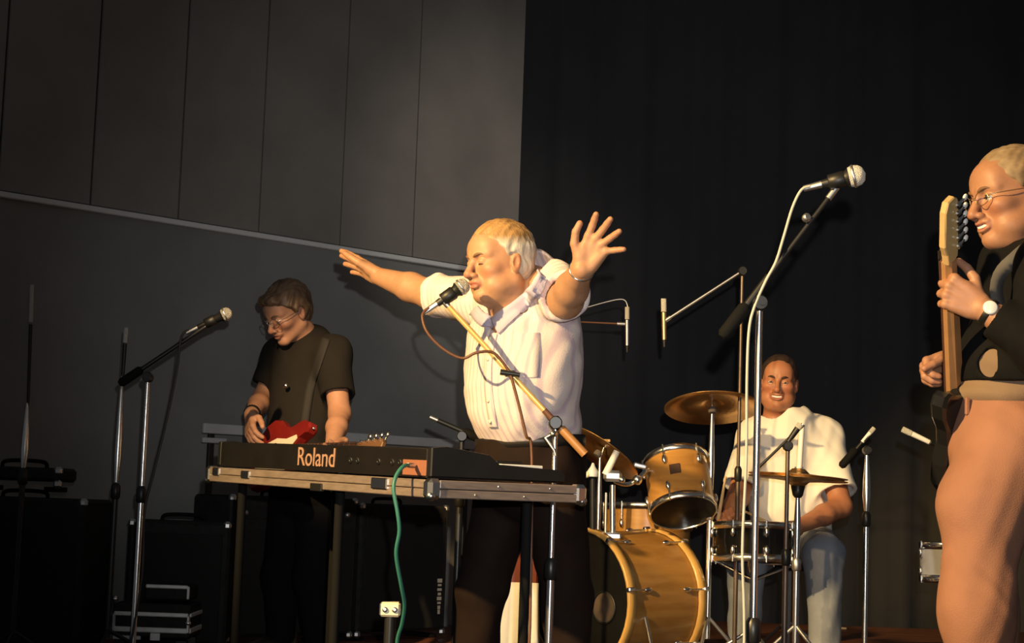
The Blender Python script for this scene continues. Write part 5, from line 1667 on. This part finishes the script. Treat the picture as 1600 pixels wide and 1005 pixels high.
# ---------------------------------------------------------------- the drummer
def build_drummer():
    C = P(1232, 850, 7.62)
    t = thing('person', 'smiling drummer in a white t-shirt seated behind the drum kit', 'person', (C[0], C[1], PLAT))
    f3 = unit((-0.12, -0.99, 0)); r3 = unit((-0.99, 0.12, 0)); u3 = V(0, 0, 1)
    fr = (r3, f3, u3)
    H = P(1217, 598, 7.52)
    fh = frame((-0.20, -0.97, -0.04), (0.06, 0, 1))
    sc = 0.985
    chest = P(1232, 715, 7.56)
    hip = P(1236, 838, 7.62)
    belly = P(1234, 790, 7.57)
    nb = H + (fh[1] * -0.045 + fh[2] * -0.19) * sc
    shR, shL = P(1180, 682, 7.55), P(1287, 682, 7.56)
    elR, wrR = P(1153, 778, 7.42), P(1139, 806, 7.18)
    elL, wrL = P(1314, 792, 7.42), P(1246, 824, 7.22)
    S = SDF(V(0.76, 6.98, 0.62), V(1.52, 7.80, 1.72), 0.0042)
    S.ell(chest, (0.15, 0.10, 0.19), fr)
    S.ell(belly, (0.14, 0.11, 0.15), fr, 0.05)
    S.cap(nb, chest + V(0, 0, 0.1), 0.056, 0.09, 0.04)
    S.cap(shR, shL, 0.058, 0.058, 0.05)
    for (sh, el, wr) in ((shR, elR, wrR), (shL, elL, wrL)):
        S.chain([sh, el], [0.054, 0.047], 0.03)
        S.chain([el, el * 0.6 + wr * 0.4, wr], [0.046, 0.043, 0.029], 0.02)
    S.op(lambda x, y, z: head_fn(sc, jowl=0.5, smile=1.0, lid=0.58)(*to_local(x, y, z, H, fh, sc)), H - 0.24, H + 0.17, 0.02)
    fist = ((55, 75, 50),) * 4
    tr = hand_prims(S, wrR, P(1126, 800, 7.02) - wrR, (0.55, 0.1, -0.80), 1, 1.0, spread=(3, 1, -1, -4), curl=fist, thumb=((0.5, 0.8, 0.5), (0.1, 0.8, 0.6), (-0.2, 0.9, 0.5)), kf=0.003)
    tl = hand_prims(S, wrL, P(1222, 832, 7.08) - wrL, (-0.55, 0.2, -0.80), -1, 1.0, spread=(3, 1, -1, -4), curl=fist, thumb=((0.5, 0.8, 0.5), (0.1, 0.8, 0.6), (-0.2, 0.9, 0.5)), kf=0.003)
    S.build('body', M_SKIN, t, skin_tone(H, fh, sc, (0.43, 0.18, 0.095), (0.42, 0.13, 0.07), (0.40, 0.12, 0.09)))
    hm = mat('dark_brown_short_hair', (0.035, 0.020, 0.014), 0.6, var=0.3, scale=40)
    hair(t, H, fh, sc, hm, [(-0.09, -0.05), (-0.05, -0.045), (-0.02, -0.012), (0.01, 0.016), (0.03, 0.042), (0.05, 0.060), (0.066, 0.082), (0.09, 0.11)], thick=0.007, bottom=-0.07, amp=0.002, h=0.0038)
    face_parts(t, H, fh, sc, 'brown_iris', hm, 0.58, teeth=True, smile=1.0)
    # t-shirt
    S = SDF(V(0.82, 7.26, 0.68), V(1.56, 7.90, 1.50), 0.0058)
    S.ell(chest, (0.185, 0.135, 0.21), fr)
    S.ell(belly + V(0, 0, -0.01), (0.178, 0.150, 0.16), fr, 0.06)
    S.ell(hip + V(0, 0, 0.03), (0.175, 0.145, 0.09), fr, 0.05)
    S.cap(shR, shL, 0.074, 0.074, 0.05)
    S.cap(nb + V(0, 0, -0.02), chest + V(0, 0, 0.12), 0.07, 0.12, 0.05)
    S.sleeve(shR, shR + (elR - shR) * 0.82, 0.076, 0.084, 0.04, wall=0.016)
    S.sleeve(shL, shL + (elL - shL) * 0.80, 0.078, 0.088, 0.04, wall=0.016)
    S.op(lambda x, y, z: d_cap(x, y, z, nb + f3 * 0.015 + V(0, 0, -0.002), nb + V(0, 0, 0.14), 0.068, 0.14), nb - 0.15, nb + 0.28, 0.006, True)
    S.disp(fold(0.0045, 24, 20, 15, 0.3), 0.02)
    S.disp(fold(0.0022, 40, 30, 40, 1.3), 0.02)
    shirt = S.build('t_shirt', mat('white_jersey', (0.84, 0.80, 0.74), 0.9, var=0.04, bump=0.1, bscale=260), t, smooth_it=1)
    pts = [nb + V(0, 0, 0.002) + f3 * (0.018 + math.cos(q) * 0.076) + r3 * math.sin(q) * 0.076 - V(0, 0, 0.030 * max(0, math.cos(q))) for q in np.linspace(0, 2 * math.pi, 32, endpoint=False)]
    MB().tube(pts, 0.008, 8, closed=True).build('neck_band', MATS['white_jersey'], shirt)
    # jeans
    S = SDF(V(0.74, 6.95, PLAT), V(1.52, 7.86, 0.86), 0.0075)
    S.ell(hip + V(0, 0, -0.02), (0.175, 0.150, 0.11), fr)
    hz = hip + V(0, 0, -0.03)
    kL, kR = P(1287, 868, 7.20), P(1168, 872, 7.22)
    fL, fR = V(kL[0] + 0.0, 7.14, PLAT + 0.10), V(kR[0] - 0.02, 7.16, PLAT + 0.10)
    S.chain([hz - r3 * 0.09, kL, fL], [0.100, 0.080, 0.062], 0.04)
    S.chain([hz + r3 * 0.09, kR, fR], [0.100, 0.080, 0.062], 0.04)
    S.disp(fold(0.006, 24, 24, 20, 0.8), 0.04)
    S.build('jeans', mat('faded_blue_denim', (0.13, 0.155, 0.20), 0.85, color2=(0.27, 0.29, 0.33), scale=6, bump=0.2, bscale=300), t, smooth_it=1)
    shoe(t, fL + V(0, 0.04, 0), f3, z0=PLAT)
    shoe(t, fR + V(0, 0.04, 0), f3, z0=PLAT)
    # sticks held in the hands are things of their own
    a = P(1128, 808, 7.05)
    tag(MB().tube([P(1122, 812, 7.10), P(1134, 745, 6.98)], [0.0085, 0.0045], 8).build('drumstick', M_STICK), "drumstick held upright in the drummer's right hand", 'drumstick')
    tag(MB().tube([P(1242, 836, 7.16), P(1165, 800, 6.95)], [0.0085, 0.0045], 8).build('drumstick', M_STICK), "drumstick held flat over the snare drum in the drummer's left hand", 'drumstick')


# ---------------------------------------------------------------- the bassist
def build_bassist():
    C = P(470, 700, 7.1)
    t = thing('person', 'bassist in a dark t-shirt and glasses looking down at his hands', 'person', (C[0], C[1], PLAT))
    f3 = unit((-0.70, -0.71, 0)); r3 = unit((-0.71, 0.70, 0)); u3 = V(0, 0, 1)
    fr = (r3, f3, u3)
    B = P(438, 712, 6.86)
    a_ = unit(P(600, 703, 6.22) - B)
    g, a, b, n = guitar('bass_guitar', 'dark red bass guitar with a cream pickguard behind the keyboard', B, a_, (-0.62, -0.70, 0.34), mat('cherry_red_lacquer', (0.20, 0.015, 0.012), 0.15, var=0.2, scale=6), M_CREAM, L=0.80, bass=True, head_mat=mat('brown_headstock', (0.20, 0.10, 0.05), 0.4))
    H = P(449, 489, 7.02)
    fh = frame((-0.62, -0.62, -0.50), (-0.10, -0.1, 1))
    sc = 0.97
    chest = P(478, 590, 7.13)
    belly = P(476, 660, 7.1)
    hip = P(480, 740, 7.12)
    nb = H + (fh[1] * -0.055 + fh[2] * -0.165) * sc
    shL, shR = P(520, 553, 7.00), P(437, 556, 7.24)
    elL, wrL = P(531, 648, 6.88), P(519, 700, 6.62)
    elR, wrR = P(412, 622, 7.22), P(392, 648, 6.98)
    S = SDF(V(-1.28, 6.36, 0.95), V(-0.58, 7.50, 1.80), 0.0042)
    S.ell(chest, (0.15, 0.10, 0.19), fr)
    S.ell(belly, (0.13, 0.10, 0.15), fr, 0.05)
    S.cap(H + (fh[1] * -0.03 + fh[2] * -0.09) * sc, chest + V(0, 0, 0.12), 0.056, 0.08, 0.04)
    S.cap(shR, shL, 0.056, 0.056, 0.05)
    for (sh, el, wr) in ((shR, elR, wrR), (shL, elL, wrL)):
        S.chain([sh, el], [0.050, 0.043], 0.03)
        S.chain([el, el * 0.6 + wr * 0.4, wr], [0.043, 0.041, 0.028], 0.02)
    S.op(lambda x, y, z: head_fn(sc, lid=0.8)(*to_local(x, y, z, H, fh, sc)), H - 0.24, H + 0.17, 0.02)
    tr = hand_prims(S, wrR, P(390, 700, 6.86) - wrR, (0.75, 0.15, -0.3), 1, 1.02, spread=(6, 2, -3, -8), curl=((18, 22, 20), (20, 26, 20), (22, 28, 20), (24, 28, 20)), thumb=((0.6, 0.8, 0.3), (0.3, 0.9, 0.2), (0.2, 0.95, 0.1)))
    tl = hand_prims(S, wrL, (B + a * 0.42) - wrL + V(0, 0, -0.02), (-0.6, -0.5, 0.5), -1, 1.0, curl=((45, 60, 40),) * 4)
    S.build('body', M_SKIN, t, skin_tone(H, fh, sc, (0.52, 0.27, 0.165), (0.48, 0.18, 0.11), (0.36, 0.12, 0.09)))
    hm = mat('brown_floppy_hair', (0.075, 0.045, 0.026), 0.5, color2=(0.20, 0.12, 0.065), scale=18)
    hair(t, H, fh, sc, hm, [(-0.10, -0.020), (-0.05, -0.015), (-0.02, 0.000), (0.01, 0.018), (0.035, 0.036), (0.055, 0.060), (0.07, 0.092), (0.11, 0.12)], thick=0.013, bottom=-0.09, top=0.006, fringe=0.006, side=0.004, amp=0.005, h=0.0038)
    face_parts(t, H, fh, sc, 'brown_iris', hm, 0.8, gaze=(0, -0.4))
    s, f, u = fh
    Lc = lambda x, y, z: H + (s * x + f * y + u * z) * sc
    gl = MB()
    for sg in (-1, 1):
        gl.tube([Lc(sg * (0.034 + 0.024 * math.cos(q)), 0.108 - 0.010 * max(0, math.cos(q)), -0.005 + 0.020 * math.sin(q)) for q in np.linspace(0, 2 * math.pi, 20, endpoint=False)], 0.0014, 6, closed=True)
        gl.tube([Lc(sg * 0.057, 0.097, 0.003), Lc(sg * 0.076, 0.070, 0.004), Lc(sg * 0.081, -0.012, 0.008)], 0.0014, 6)
    gl.tube([Lc(-0.012, 0.109, 0.002), Lc(0, 0.113, 0.004), Lc(0.012, 0.109, 0.002)], 0.0014, 6)
    gl.build('glasses', mat('silver_wire', (0.7, 0.7, 0.7), 0.25, 1.0), t)
    # dark t-shirt
    S = SDF(V(-1.26, 6.70, 0.85), V(-0.60, 7.46, 1.62), 0.006)
    S.ell(chest, (0.180, 0.130, 0.21), fr)
    S.ell(belly, (0.168, 0.135, 0.18), fr, 0.06)
    S.ell(hip + V(0, 0, 0.05), (0.168, 0.130, 0.12), fr, 0.05)
    S.cap(shR, shL, 0.070, 0.072, 0.05)
    S.cap(nb, chest + V(0, 0, 0.12), 0.070, 0.11, 0.05)
    S.sleeve(shL, shL + (elL - shL) * 0.70, 0.070, 0.072, 0.04, wall=0.016)
    S.sleeve(shR, shR + (elR - shR) * 0.72, 0.068, 0.070, 0.04, wall=0.016)
    S.disp(fold(0.0040, 26, 22, 15, 1.0), 0.02)
    shirt = S.build('t_shirt', mat('charcoal_jersey', (0.016, 0.014, 0.012), 0.9, spec=0.2, var=0.1, bump=0.1, bscale=260), t, smooth_it=1)
    MB().ball(P(447, 603, 6.975), 0.012, 10).build('pin_badge', M_CHROME, shirt)
    bpy.context.view_layer.update()
    ribbon('strap', mat('black_webbing', (0.018, 0.016, 0.014), 0.8), g, [shirt], [(504, 528), (490, 568), (478, 608), (470, 662)], [(516, 532), (502, 574), (490, 614), (482, 666)], off=0.004, thick=0.003)
    d = unit(wrR - elR)
    MB().lathe(wrR - d * 0.03, d, [(0.033, 0), (0.0345, 0.002), (0.0345, 0.012), (0.033, 0.014)], 20).build('wristband', M_BLACK, t)
    # trousers
    S = SDF(V(-1.24, 6.80, PLAT), V(-0.56, 7.46, 1.04), 0.008)
    S.ell(hip + V(0, 0, -0.04), (0.165, 0.128, 0.14), fr)
    S.cap(hip + V(0, 0, 0.02), hip + V(0, 0, -0.06), 0.122, 0.13, 0.05)
    for sg in (-1, 1):
        k = hip + r3 * sg * 0.10 + V(0, 0, -0.42) + f3 * 0.03
        q = hip + r3 * sg * 0.12
        S.chain([hip + r3 * sg * 0.085 + V(0, 0, -0.1), k, V(q[0], q[1], PLAT + 0.1)], [0.098, 0.075, 0.058], 0.04)
    S.build('trousers', mat('black_trousers', (0.006, 0.006, 0.007), 0.9, spec=0.1), t, smooth_it=1)
    for sg in (-1, 1):
        shoe(t, hip + r3 * sg * 0.12 - f3 * 0.03, f3, z0=PLAT)


build_singer()
build_guitarist()
build_drummer()
build_bassist()
